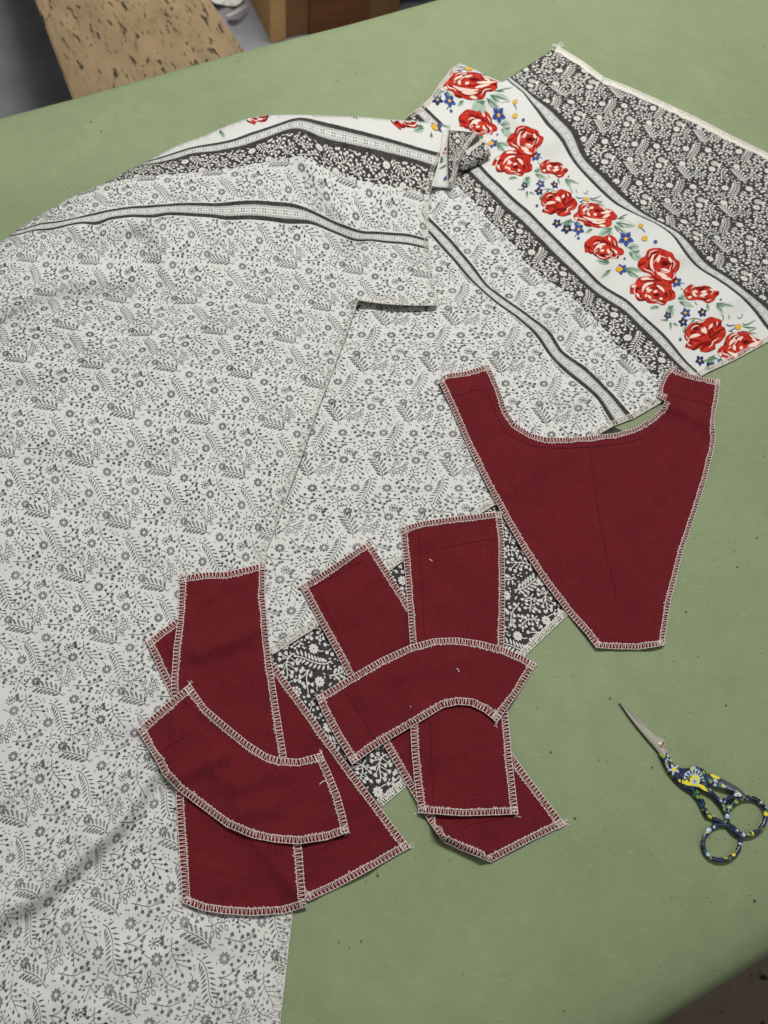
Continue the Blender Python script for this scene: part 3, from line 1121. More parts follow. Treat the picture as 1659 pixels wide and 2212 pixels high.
def build_right():
    root = thing('border_print_cloth', 'cotton cloth with a band of red roses between lace stripes, upper right', 'cloth', centre(R_POLY))
    ctrl = []
    for w, pts in R_LINES.items():
        a, b = r_ab(pts)
        ctrl += [((bb, w), p) for bb, p in zip(b, pts)]
    a4, b4 = r_ab(R_LINES[177])
    for p in z2([(750, 195), (950, 340), (1200, 440), (1500, 590), (1659, 650)]):
        a, b = r_ab([p])
        ctrl.append(((b[0], 177 + a[0] - np.interp(b[0], b4, a4)), p))
    a1, b1 = r_ab(R_LINES[0])
    for b in (0, -60, -120, -180, -240):
        for aa in (60, 0, -80, -180):
            P = R_E0 + R_ED * aa * 1e-3 + R_NN * b * 1e-3
            x, y = project(P)
            ctrl.append(((b, aa - np.interp(b, b1, a1)), (float(x), float(y))))
    cl = Cloth(ctrl, 0.0006)
    for p0, p1 in (((1287, 466), (1010, 182)), ((1305, 535), (1037, 268)), ((1420, 572), (1131, 303)), ((1410, 627), (1108, 352)), ((1515, 635), (1197, 365))):
        ctrl.append((tuple(cl.uw([p0])[0] - np.array([157.0, 0])), p1))
    cl = Cloth(ctrl, 0.0008)
    cl.Z = R_Z
    sheet('fabric_panel', R_POLY, R_Z, 7, FABRIC, root, lambda x, y: cl.uw(np.c_[x, y]))
    sprigs(cl, R_POLY, root, (-380, 20), (-300, 330), phase=(17, -9))
    edge = [(1659, 738), (1590, 776), (1520, 808), (1420, 874), (1370, 903), (1315, 924), (1200, 1000), (1073, 1088), (960, 1156), (845, 1228), (685, 1354), (589, 1414)]
    overlock(root, [[(1740, 694)] + edge], R_Z, THREAD_W, p=2.3, w=4.2, r=0.19, poly=R_POLY, seed=2)
    far = [(1205, 100), (1257, 132), (1305, 168), (1360, 189), (1430, 220), (1505, 255), (1580, 294), (1659, 332), (1700, 352)]
    overlock(root, [far], R_Z, THREAD_W, p=1.15, w=5.2, r=0.34, poly=R_POLY, seed=3, name='frayed_edge_thread', tails=[(1206, 101, 16, -6), (1205, 102, -10, -10)])
    overlock(root, [[(884, 247), (905, 234), (932, 209), (952, 178), (972, 152), (993, 137)]], R_Z, THREAD_P, p=2.6, w=4.2, r=0.2, poly=R_POLY, seed=4)
    return root, cl
R_ROOT, R_CL = build_right()

# ---- the rose band, surveyed once and repeated along the cloth every 157 mm
ROSES = [
 (c6, [(535,330),(560,270),(640,245),(700,250),(740,215),(800,235),(860,260),(865,310),(900,320),(935,380),(900,440),(850,450),(860,490),(780,520),(710,505),(700,475),(620,490),(545,465),(580,420),(530,390)],
  [[(780,290),(772,340),(782,390),(800,402)],[(600,305),(640,275),(700,285)],[(590,335),(620,350),(650,335)],[(780,402),(850,352),(905,330)],[(650,465),(720,442),(790,422)],[(715,505),(740,462),(800,430)],[(545,470),(565,440),(610,420)],[(860,265),(830,330)],[(620,490),(690,470)]],
  [[(585,388),(625,366),(690,366)],[(692,308),(718,348)],[(712,302),(742,360)],[(782,280),(762,322)]], (640,310,26,16)),
 (c6, [(880,510),(900,480),(940,460),(930,400),(980,370),(1020,380),(1060,365),(1120,375),(1180,400),(1230,430),(1310,445),(1330,480),(1365,510),(1350,550),(1300,555),(1300,620),(1230,635),(1130,640),(1080,620),(1000,600),(980,565),(900,555)],
  [[(1100,440),(1150,465),(1200,450)],[(1030,390),(1008,425)],[(1290,470),(1340,492)],[(1000,602),(1080,622)],[(935,440),(950,470)],[(1020,570),(1130,600),(1280,570)]],
  [[(985,465),(1000,440),(1042,430)],[(985,492),(1012,480)],[(1030,468),(1060,512)],[(1060,432),(1100,415)],[(1098,488),(1135,502)],[(988,520),(1060,552),(1180,562),(1230,545)],[(1180,482),(1260,470),(1300,455)],[(1198,532),(1282,490)],[(1080,578),(1160,584),(1230,572)],[(1160,612),(1232,622)],[(895,532),(932,546)]], (1140,450,34,14)),
 (c6, [(995,810),(1030,770),(1060,750),(1100,720),(1160,725),(1200,740),(1260,715),(1310,725),(1350,760),(1365,810),(1360,840),(1410,860),(1435,900),(1420,930),(1380,930),(1370,970),(1310,960),(1290,950),(1260,985),(1180,985),(1150,960),(1100,930),(1085,900),(1010,905)],
  [[(1100,850),(1150,802),(1205,790)],[(1200,750),(1212,790),(1300,832)],[(1322,900),(1308,955)],[(1362,832),(1300,842)],[(1010,840),(1080,860)]],
  [[(1120,872),(1152,830),(1232,815)],[(1120,902),(1142,880)],[(1160,862),(1192,842)],[(1170,892),(1216,880)],[(1250,868),(1272,922)],[(1264,738),(1282,782)],[(1330,880),(1352,922)],[(1230,940),(1252,956)]], (1195,935,40,17)),
 (c3, [(1090,480),(1110,450),(1130,445),(1135,415),(1180,405),(1220,420),(1250,430),(1255,455),(1280,465),(1275,500),(1255,520),(1265,545),(1230,575),(1180,560),(1160,545),(1150,520),(1110,510)],
  [[(1135,462),(1150,432),(1182,430)],[(1155,450),(1140,500)],[(1242,438),(1236,482)],[(1238,552),(1265,540)],[(1095,490),(1130,470)],[(1160,540),(1200,552)]],
  [[(1162,438),(1150,480),(1166,512)],[(1192,438),(1180,472)],[(1180,515),(1222,532)],[(1198,536),(1242,546)],[(1230,448),(1242,472)],[(1196,500),(1230,508)]], (1214,475,22,12)),
 (c7, [(0,110),(60,90),(80,40),(140,0),(260,0),(330,5),(440,50),(490,70),(510,130),(500,160),(545,190),(550,260),(500,290),(440,300),(430,340),(380,350),(330,320),(280,330),(210,320),(190,290),(90,290),(60,240),(60,210),(0,210)],
  [[(280,70),(300,100),(400,122)],[(500,170),(532,205)],[(330,322),(430,302)],[(60,165),(130,142)],[(420,182),(432,242)],[(90,288),(200,280)],[(390,20),(440,60)]],
  [[(150,192),(160,132),(210,90),(282,84)],[(190,162),(232,140)],[(200,192),(262,160)],[(220,230),(252,272)],[(320,108),(382,150),(412,192)],[(280,190),(332,180)],[(350,272),(392,270)],[(90,208),(102,252)],[(130,36),(232,24)],[(18,132),(72,110)],[(190,215),(200,255)]], (320,225,44,21)),
 (c7, [(635,180),(660,150),(690,120),(730,95),(770,100),(850,115),(910,110),(970,130),(1000,165),(1070,180),(1075,220),(1030,245),(1020,290),(960,320),(920,325),(880,290),(820,280),(760,290),(680,285),(660,230)],
  [[(800,140),(860,128),(932,142)],[(1010,232),(1072,190)],[(868,262),(932,292)],[(690,215),(730,240)],[(1000,165),(980,200)]],
  [[(668,192),(682,165)],[(690,256),(742,250)],[(750,180),(770,230),(802,242)],[(760,175),(812,192)],[(838,238),(932,210)],[(850,196),(922,180)]], (860,160,44,14)),
]
FLOWERS = [(c7,670,440,62,0),(c7,870,435,56,1),(c7,640,550,58,1),(c7,455,470,46,1),(c7,965,1088,66,1),(c6,705,590,50,1),(c6,940,655,62,0),(c6,1450,758,82,0),(c3,1262,555,24,0),(c6,1405,1085,60,0)]
YDOTS = [(c7,1295,610,40),(c6,1608,616,26),(c3,1125,368,13),(c6,1375,1085,36),(c7,660,440,17),(c7,875,432,16)]
BDOTS = [(c7,1090,280,14),(c7,700,755,22),(c3,1172,382,9),(c6,938,750,17),(c6,1436,970,14),(c6,490,400,17),(c6,910,595,20)]
LEAVES = [(c7,350,375,185,80,38),(c7,300,372,160,50,22),(c7,520,345,120,140,80),(c7,470,345,70,110,54),(c7,570,270,-20,130,60),(c7,590,300,20,150,56),(c7,930,330,80,70,36),(c7,1040,320,10,170,40),(c7,1040,330,55,110,44),
          (c7,850,535,-5,80,34),(c7,780,520,140,60,28),(c7,490,545,90,80,26),(c7,460,535,190,80,18),(c7,520,560,30,60,18),(c7,700,650,-80,70,36),(c7,1090,970,75,110,62),(c7,1100,960,-30,90,40),(c7,1060,985,170,190,34),
          (c6,860,540,120,120,66),(c6,800,560,80,80,50),(c6,1310,640,150,150,74),(c6,1290,640,110,130,70),(c6,1360,540,-25,130,66),(c6,1340,580,10,170,62),(c6,1320,610,35,150,50),(c6,1260,1030,200,110,40),(c6,1270,1020,215,80,30),
          (c6,1290,1090,140,110,36),(c6,1440,1070,10,160,44),(c6,1460,1100,30,140,36),(c6,1470,850,-5,100,64),(c6,1480,900,30,150,70),(c6,520,340,-70,60,34),(c6,700,300,150,60,30),(c6,1090,650,150,70,34),(c3,1105,420,150,60,30),(c3,1090,430,200,50,26)]
SQUIG = [(c7,[(1090,455),(1120,470),(1125,510),(1090,545)],0),(c7,[(1180,460),(1195,490),(1185,520)],0),(c7,[(1290,480),(1310,520),(1350,480)],0),(c7,[(1340,450),(1352,470),(1345,490)],1),(c7,[(1180,650),(1200,665),(1240,660)],1),(c7,[(1295,660),(1300,690),(1285,715)],1),
         (c7,[(1345,650),(1390,690),(1380,710)],1),(c7,[(1400,680),(1460,675),(1520,690)],0),(c7,[(1400,670),(1440,655),(1520,622)],0),(c7,[(700,520),(760,500),(860,520)],0),(c7,[(780,300),(790,330),(810,345)],0),(c7,[(560,120),(600,70),(660,90)],1),(c7,[(610,130),(620,160),(640,170)],0),
         (c6,[(905,300),(940,320),(990,315)],1),(c6,[(1010,310),(1000,340),(950,358)],1),(c6,[(1050,310),(1100,330),(1180,290)],0),(c6,[(1060,330),(1130,350),(1190,350)],0),(c6,[(1610,640),(1640,660),(1660,690)],1),(c6,[(890,740),(910,720),(930,700)],0)]
def build_roses():
    polys = []
    def add(fn, pts, ink, lev):
        polys.append((np.array(fn(pts)), ink, lev))
    def addstroke(fn, P, w, ink, lev):
        P = resample(smooth_open(np.array(P, float)), 22 if fn is not c3 else 9)
        n = len(P)
        wd = np.sin(np.linspace(0.25, math.pi - 0.25, n)) * w
        T = np.gradient(P, axis=0); T /= np.linalg.norm(T, axis=1)[:, None] + 1e-9
        N = np.c_[-T[:, 1], T[:, 0]] * wd[:, None] / 2
        for i in range(n - 1):
            add(fn, [P[i] + N[i], P[i] - N[i], P[i + 1] - N[i + 1], P[i + 1] + N[i + 1]], ink, lev)
    for fn, out, dark, white, ce in ROSES:
        k = 1.0 if fn is c6 else (1.11 if fn is c7 else 0.4)
        P = smooth_poly(out, 80, 2)
        # split the bloom into a fan of small faces so that it follows the cloth
        c = P.mean(0)
        for t0, t1 in ((0.0, 0.34), (0.34, 0.68), (0.68, 1.0)):
            for i in range(len(P)):
                a, b = P[i], P[(i + 1) % len(P)]
                q = [c + (a - c) * t0, c + (b - c) * t0, c + (b - c) * t1, c + (a - c) * t1]
                add(fn, q[1:] if t0 == 0 else q, 0, 2)
        for d in dark:
            addstroke(fn, d, 26 * k, 1, 3)
        for i in range(0, len(P)):
            a, b = P[i], P[(i + 1) % len(P)]
            if (i // 3) % 3 == 0:
                add(fn, [a, b, b + (c - b) * 0.06, a + (c - a) * 0.06], 1, 3)
        x, y, rx, ry = ce
        c0 = np.array([x, y], float)
        rg = np.random.default_rng(int(x) + len(P))
        n = len(P)
        for ring, (fr, narc) in enumerate(((0.36, 2), (0.56, 3), (0.76, 4))):
            for a in range(narc):
                st = int((a + 0.25 * ring + rg.uniform(-0.1, 0.1)) * n / narc)
                ln = int(n / narc * rg.uniform(0.45, 0.72))
                arc = np.array([c0 + (P[(st + j) % n] - c0) * fr for j in range(max(ln, 3))])
                addstroke(fn, arc, 17 * k, 1, 3)
                arc = np.array([c0 + (P[(st + j) % n] - c0) * (fr + 0.075) for j in range(1, max(ln - 1, 3))])
                if len(arc) > 1 and rg.uniform() < 0.7:
                    addstroke(fn, arc, 12 * k, 2, 3.5)
        add(fn, ngon(x, y, rx, ry, 10), 1, 4)
        add(fn, ngon(x, y + ry * .2, rx * .45, ry * .5, 8), 8, 5)
        for d in white:
            addstroke(fn, d, 32 * k, 2, 4)
    for fn, x, y, deg, L, w in LEAVES:
        k = 0.45 if fn is c3 else 1
        a = math.radians(deg)
        add(fn, lens(x, y, a, L * k * 1.3, w * k * 1.25, 5), 3, 0)
        e = (x + L * k * math.cos(a), y + L * k * math.sin(a))
        addstroke(fn, [(x, y), ((x + e[0]) / 2 + 4 * k, (y + e[1]) / 2 - 3 * k), e], 13 * k, 4, 1)
        a2 = a + 0.35
        addstroke(fn, [(x, y), (x + 0.3 * L * k * math.cos(a2), y + 0.3 * L * k * math.sin(a2)), (x + 0.6 * L * k * math.cos(a2), y + 0.6 * L * k * math.sin(a2))], 16 * k, 4, 1)
    for fn, x, y, r, dk in FLOWERS:
        for j in range(5):
            a = 2 * math.pi * j / 5 + 0.4 + x
            add(fn, lens(x + 0.15 * r * math.cos(a), y + 0.15 * r * math.sin(a), a, r * 0.95, r * 0.72, 4), 6 if dk else 5, 1)
            add(fn, lens(x + 0.2 * r * math.cos(a), y + 0.2 * r * math.sin(a), a, r * 0.5, r * 0.22, 3), 6, 2)
        add(fn, ngon(x, y, r * 0.24, n=8), 7, 3)
    for fn, x, y, r in YDOTS:
        add(fn, ngon(x, y, r, r * 0.85, 10), 7, 4)
        for j in range(8):
            a = j * math.pi / 4
            add(fn, ngon(x + r * 0.95 * math.cos(a), y + r * 0.85 * math.sin(a), r * 0.14, n=5), 6, 5)
    for fn, x, y, r in BDOTS:
        add(fn, ngon(x, y, r, n=8), 5, 2)
    for fn, P, ink in SQUIG:
        addstroke(fn, P, 11, 5 if ink else 4, 2)
    mats = [ROSE_R, ROSE_D, ROSE_W, LEAF_P, LEAF_D, BLUE_I, BLUE_D, YELLOW_I, plain('rose_heart_ink', lin(70, 12, 14), 0.95, spec=0.05)]
    flat = R_CL.uw(np.concatenate([p for p, *_ in polys]))
    cut = np.cumsum([len(p) for p, *_ in polys])[:-1]
    base = [(q, i, l) for q, (_, i, l) in zip(np.split(flat, cut), polys)]
    full = []
    for n in (-2, -1, 0, 1):
        for p, i, l in base:
            q = p + np.array([157.0 * n, 0])
            full.append((q, i, l))
    def keep(px, p):
        return inside(R_POLY, px[:, 0], px[:, 1]) & (p[:, 1] > 87.5) & (p[:, 1] < 162.5) & (px[:, 0] < 1720)
    print_mesh('rose_print', full, mats, R_CL, keep, R_ROOT)
    return base, mats
ROSE_ART, ROSE_MATS = build_roses()

# ---- the large sprigged cloth on the left
SIL = [(-70, 566), (0, 525), (36, 497), (72, 472), (119, 445), (162, 421), (202, 405), (230, 394), (266, 374), (306, 355), (353, 328), (396, 308), (432, 297), (486, 272), (533, 256), (569, 249), (640, 247), (720, 250), (784, 253), (848, 258), (912, 263), (973, 270)]
R_SIDE = [(973, 270), (966, 300), (954, 335), (944, 353), (938, 365), (932, 403), (926, 430), (925, 470), (925, 519), (928, 551), (935, 599), (944, 640), (945, 658)]
HEM = [(945, 658), (938, 660), (896, 660), (848, 658), (800, 653), (773, 648)]
DIAG = [(773, 648), (767, 668), (745, 731), (715, 811), (680, 901), (650, 991), (620, 1071), (602, 1121), (566, 1214)]
LOW = [(566, 1214), (572, 1350), (578, 1500), (600, 1750), (632, 1965), (632, 1975), (620, 2080), (605, 2212), (600, 2290)]
L_POLY = smooth_poly(SIL + R_SIDE[1:] + HEM[1:] + DIAG[1:] + LOW[1:] + [(-70, 2290)], 34, 1)
_d = np.full((GH, GW), 1e9)
for a, b in zip(SIL[:-1], SIL[1:]):
    _d = np.minimum(_d, seg_dist(GX, GY, a, b))
_fade = np.clip(np.interp(GX[0], [-100, 300, 700, 900, 980], [1.0, 1.0, 0.85, 0.45, 0.25]), 0, 1)[None, :]
L_EXTRA = 0.017 * (1 - np.exp(-_d / 26)) * np.exp(-(_d / 210) ** 2) * _fade + 0.004 * _fade * np.exp(-(_d / 60))
L_RIDGES = [([(640, 252), (668, 345), (720, 430), (775, 505)], 5.0, 26), ([(700, 330), (800, 380)], -1.5, 30), ([(0, 672), (57, 632), (190, 604), (280, 600)], 4.2, 28), ([(120, 470), (190, 500), (330, 470)], 3.0, 24),
            ([(305, 520), (345, 640)], -2.2, 20), ([(345, 520), (385, 640)], 2.4, 24), ([(120, 700), (260, 760), (420, 740)], 2.2, 34), ([(60, 800), (220, 790)], 2.0, 30), ([(430, 700), (560, 640), (640, 560)], 2.4, 34),
            ([(500, 880), (640, 820)], 1.4, 44), ([(345, 1640), (250, 1775), (90, 1920), (-40, 1990)], 8.5, 32), ([(372, 1650), (285, 1790), (130, 1940), (0, 2030)], -1.6, 20), ([(0, 1180), (240, 1120)], 1.4, 60), ([(0, 1430), (250, 1350)], 1.5, 60),
            ([(40, 2200), (240, 2080)], 2.2, 46), ([(420, 2010), (300, 2110), (180, 2240)], 2.6, 30), ([(180, 1500), (90, 1640), (-30, 1730)], 3.0, 40), ([(330, 1380), (280, 1560)], 1.6, 36), ([(520, 1000), (460, 1160), (430, 1240)], 1.6, 30), ([(180, 1040), (330, 1180)], 1.6, 40), ([(790, 560), (850, 640)], 2.0, 26), ([(880, 540), (900, 640)], 1.6, 20), ([(80, 940), (300, 960), (480, 900)], 1.6, 40), ([(560, 700), (640, 760)], 1.2, 30),
            (HEM, 3.6, 14), (DIAG[:7], 1.7, 18), (R_SIDE[4:9], 2.0, 14)]
L_Z = drape(L_POLY, 1.1, L_RIDGES, wav=0.60, seed=6, extra=L_EXTRA, soft=6)
L_UX = ([-70, 0, 85, 212.8, 340, 485, 629, 775, 920, 1000], [-112, -85, -50, 0, 50, 100, 150, 200, 250, 278])
def build_left():
    root = thing('sprigged_cloth', 'large off-white cotton cloth with grey sprigs spread along the left side', 'cloth', centre(L_POLY))
    lattice = {0: [(212.8, 494, 0), (340, 477, 50), (485, 484, 100), (629, 497, 150)],
               1: [(134.4, 587, -25), (275.8, 588, 25), (414, 587, 75)], 2: [(184.8, 654, 0), (338.8, 671, 50), (500, 664, 100)],
               3: [(70, 713, -25), (238, 738, 25), (392, 731, 75)], 4: [(292, 812, 50), (453, 826, 100)], 5: [(197.5, 913, 25), (367, 934, 75), (525, 937, 125)],
               6: [(107.5, 1016, 0), (280, 1041, 50), (442.6, 1048, 100)], 8: [(262, 1290, 50)], 11: [(76.8, 1657, 25), (265.6, 1678, 75)],
               12: [(132.8, 1822, 50), (289.6, 1838, 100)], 13: [(140.8, 1974, 75), (332.8, 2038, 125), (535, 2112, 175)], 14: [(166, 2192, 100)]}
    ctrl = []
    for k, row in lattice.items():
        ctrl += [((u, -3 - 40.5 * k), (x, y)) for x, y, u in row]
    T = {
        87: c1([(850, 975), (1060, 910), (1160, 880), (1400, 835), (1500, 795)]) + c2([(150, 308), (300, 255), (450, 205), (570, 170), (620, 175), (800, 215), (1000, 265), (1200, 320), (1400, 380), (1520, 410)]),
        73: c1([(840, 992), (950, 980), (1060, 960), (1150, 930), (1300, 920), (1450, 890)]) + c2([(80, 395), (200, 375), (380, 310), (540, 262), (600, 275), (700, 325), (800, 355), (1000, 398), (1200, 442), (1400, 492), (1480, 520)]),
        50: c1([(640, 1097), (800, 1070), (950, 1050), (1150, 1040)]) + c2([(0, 525), (150, 510), (300, 480), (450, 455), (600, 440), (650, 450), (720, 500), (780, 545), (900, 575), (1100, 620), (1300, 660), (1430, 690)]),
        15: c1([(150, 1372), (250, 1335), (330, 1330), (450, 1308), (700, 1252), (850, 1235), (1000, 1225)]) + c2([(0, 750), (150, 735), (280, 730), (400, 740), (520, 750), (600, 775), (700, 820), (800, 870), (900, 905), (1000, 940), (1100, 940), (1200, 950), (1300, 955), (1430, 990)]),
        0: c1([(100, 1412), (200, 1384), (280, 1385), (420, 1352), (500, 1340), (650, 1320), (800, 1302), (1000, 1290)]) + c2([(0, 848), (200, 860), (400, 875), (520, 885), (650, 890), (750, 930), (850, 970), (950, 1010), (1050, 1002), (1150, 1020), (1250, 1025), (1350, 1040), (1430, 1060)]),
    }
    for w, pts in T.items():
        sh = {0: 0, 15: 4, 50: 10, 73: 14, 87: 16}[w]
        ctrl += [((float(np.interp(x + sh, *L_UX)), w), (x, y)) for x, y in pts]
    ctrl += [((252, -62), (938, 650)), ((202, -58), (785, 640))]
    cl = Cloth(ctrl, 0.0015)
    cl.Z = L_Z
    sheet('fabric_panel', L_POLY, L_Z, 7, FABRIC, root, lambda x, y: cl.uw(np.c_[x, y]))
    # the fold rolls under along the top
    S = resample(SIL[1:], 6)
    Wt = on(L_Z, S[:, 0], S[:, 1])
    rows = [Wt]
    for f, inn in ((0.85, 0.0004), (0.5, 0.001), (0.2, 0.003), (0.03, 0.010)):
        q = Wt.copy()
        q[:, 2] = np.maximum(Wt[:, 2] * f, 0.0004)
        q[:, :2] -= inn * np.array([-0.27, 0.96])
        rows.append(q)
    n = len(S)
    V = np.concatenate(rows)
    F = [(r * n + i, r * n + i + 1, (r + 1) * n + i + 1, (r + 1) * n + i) for r in range(len(rows) - 1) for i in range(n - 1)]
    mesh_obj('folded_underside', V, F, plain('plain_cotton', lin(205, 202, 192), 0.95), root)
    sprigs(cl, L_POLY, root, (-130, 330), (-640, 120))
    polys = [(p + np.array([157.0 * k + 60, 0]), i, l) for k in range(0, 4) for p, i, l in ROSE_ART]
    def keep(px, p):
        return inside(L_POLY, px[:, 0], px[:, 1]) & (p[:, 1] > 87.5) & (px[:, 1] < 300)
    print_mesh('rose_print', polys, ROSE_MATS, cl, keep, root)
    overlock(root, [R_SIDE, HEM, DIAG, LOW], L_Z, THREAD_W, p=2.4, w=4.0, r=0.11, poly=L_POLY, seed=8)
    return root, cl
L_ROOT, L_CL = build_left()

# ---- turned-back strip, rolled flap and curl at its upper corner
def build_flap():
    strip_p = smooth_poly(c4([(585, 330), (690, 300), (690, 600), (690, 900), (692, 1092), (560, 1080), (438, 1066), (470, 950), (520, 780), (560, 600)]), 34, 1)
    Zs = drape(strip_p, 1.6, [([c4([(640, 320)])[0], c4([(600, 1000)])[0]], 2.0, 12)], soft=3)
    idm = Cloth([((x, -1000 - y), tuple(c4([(x, y)])[0])) for x in (400, 700, 1000, 1300) for y in (200, 600, 900, 1200)], 1e-7)
    idm.Z = Zs
    sheet('turned_back_strip', strip_p, Zs, 4, FABRIC, L_ROOT, lambda x, y: np.c_[x, np.full_like(x, 120.0)])
    P = []
    for q, ink in (([(600, 380), (680, 330), (680, 420), (660, 620), (580, 625), (600, 500)], 0), ([(640, 420), (660, 400), (640, 560), (600, 590)], 1), ([(560, 650), (590, 690), (585, 740), (540, 755)], 4), ([(530, 830), (600, 780), (640, 775), (600, 815)], 4),
                   ([(590, 960), (650, 900), (650, 970), (600, 1000)], 5), ([(600, 950), (660, 905), (640, 940)], 4)):
        q = np.array(q, float)
        P.append((np.c_[q[:, 0], -1000 - q[:, 1]], ink, 1))
    print_mesh('rose_print', P, ROSE_MATS, idm, lambda px, p: inside(strip_p, px[:, 0], px[:, 1]), L_ROOT)
    flap_p = smooth_poly(c4([(682, 308), (850, 318), (1030, 342), (1050, 372), (990, 440), (880, 600), (800, 760), (770, 870), (720, 1010), (694, 1090), (672, 1000), (662, 800), (662, 600), (670, 420)]), 34, 1)
    Zf = drape(flap_p, 2.2, [([c4([(690, 330)])[0], c4([(690, 1000)])[0]], 2.5, 9), ([c4([(850, 330)])[0], c4([(780, 700)])[0]], 2.5, 14)], soft=3)
    fc = Cloth([(((x - 700) * 0.09, 300 - (y - 300) * 0.105), tuple(c4([(x, y)])[0])) for x in (500, 700, 900, 1200) for y in (200, 500, 800, 1200)], 1e-7)
    fc.Z = Zf
    sheet('turned_back_flap', flap_p, Zf, 4, FABRIC, L_ROOT, lambda x, y: fc.uw(np.c_[x, y]))
    sprigs(fc, flap_p, L_ROOT, (-40, 60), (190, 320), phase=(4, 290))
    overlock(L_ROOT, [c4([(1040, 362), (990, 440), (880, 600), (800, 760), (770, 870), (720, 1010), (696, 1085)])], Zf, THREAD_W, p=2.0, w=4.0, r=0.2, poly=flap_p, seed=12)
    overlock(L_ROOT, [c4([(690, 310), (690, 600), (690, 900), (692, 1088)])], Zs, THREAD_W, p=2.2, w=3.6, r=0.2, poly=strip_p, seed=13)
    # shade of the gap between flap and curl, put in as a dark sheet
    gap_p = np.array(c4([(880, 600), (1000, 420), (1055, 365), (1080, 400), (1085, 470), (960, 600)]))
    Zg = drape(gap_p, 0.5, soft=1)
    sheet('flap_gap_shade', gap_p, Zg, 4, FABRIC, L_ROOT, lambda x, y: np.c_[x, np.full_like(x, 70.0)])
    # the corner curls over into a loose roll
    curl_p = smooth_poly(c4([(878, 592), (960, 545), (1060, 475), (1138, 412), (1178, 470), (1210, 560), (1236, 642), (1140, 722), (1050, 786), (920, 842), (788, 864), (826, 740)]), 40, 1)
    axis = [c4([(835, 735)])[0], c4([(1190, 530)])[0]]
    dd = seg_dist(GX, GY, *axis)
    bulge = 0.0085 * np.sqrt(np.clip(1 - (dd / 21.0) ** 2, 0, 1)) * (0.55 + 0.45 * np.clip((GX - axis[0][0]) / (axis[1][0] - axis[0][0]), 0, 1))
    Zc = drape(curl_p, 1.2, soft=2, extra=blur(bulge, 1))
    A0, A1 = np.array(axis[0]), np.array(axis[1])
    ex = (A1 - A0) / np.linalg.norm(A1 - A0)
    ey = np.array([ex[1], -ex[0]])
    cc = Cloth([((a * 0.55, 300 + b * 0.62), tuple(A0 + ex * a + ey * b)) for a in (-30, 0, 30, 60, 90) for b in (-40, -15, 15, 40)], 1e-7)
    cc.Z = Zc
    sheet('curled_corner', curl_p, Zc, 3, FABRIC, L_ROOT, lambda x, y: cc.uw(np.c_[x, y]))
    sprigs(cc, curl_p, L_ROOT, (-30, 70), (250, 350), phase=(9, 312))
    overlock(L_ROOT, [c4([(880, 592), (960, 545), (1060, 475), (1136, 414)])], Zc, THREAD_W, p=1.5, w=3.8, r=0.26, poly=curl_p, seed=14)
    overlock(L_ROOT, [c4([(1140, 416), (1178, 470), (1210, 560), (1234, 640)])], Zc, THREAD_W, p=2.0, w=3.2, r=0.2, poly=curl_p, seed=15)
    # its rim drops back to the cloth below
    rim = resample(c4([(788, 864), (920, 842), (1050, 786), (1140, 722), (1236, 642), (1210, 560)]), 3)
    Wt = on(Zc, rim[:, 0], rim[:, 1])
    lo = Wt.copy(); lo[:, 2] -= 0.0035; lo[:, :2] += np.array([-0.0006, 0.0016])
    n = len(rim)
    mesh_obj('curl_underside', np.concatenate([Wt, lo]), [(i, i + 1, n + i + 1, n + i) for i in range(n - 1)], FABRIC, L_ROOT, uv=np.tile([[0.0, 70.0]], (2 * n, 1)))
build_flap()

# ================================================================ wine red pattern pieces
def corners_split(P, deg=36):
    """edge runs of an outline between its corners"""
    P = [np.array(p, float) for p in P]
    n = len(P)
    cs = []
    for i in range(n):
        t1, t2 = P[i] - P[i - 1], P[(i + 1) % n] - P[i]
        c = np.dot(t1, t2) / (np.linalg.norm(t1) * np.linalg.norm(t2) + 1e-9)
        if c < math.cos(math.radians(deg)):
            cs.append(i)
    runs = []
    for a, b in zip(cs, cs[1:] + [cs[0] + n]):
        runs.append([tuple(P[i % n]) for i in range(a, b + 1)])
    return runs

def pencil(root, lines, Z, w=0.42):
    for L in lines:
        V, F = [], []
        P = resample(smooth_open(np.array(L, float)), 5)
        jit = RNG.normal(0, 0.25, P.shape)
        P = P + jit
        T = np.gradient(P, axis=0); T /= np.linalg.norm(T, axis=1)[:, None] + 1e-9
        N = np.c_[-T[:, 1], T[:, 0]] * w
        b = len(V)
        for p, nn in zip(P, N):
            V.append(p + nn); V.append(p - nn)
        for i in range(len(P) - 1):
            F.append((b + 2 * i, b + 2 * i + 1, b + 2 * i + 3, b + 2 * i + 2))
        V = np.array(V)
        W = on(Z, V[:, 0], V[:, 1], 0.00022)
        mesh_obj('pencil_line', W, F, PENCIL, root, smooth=False)

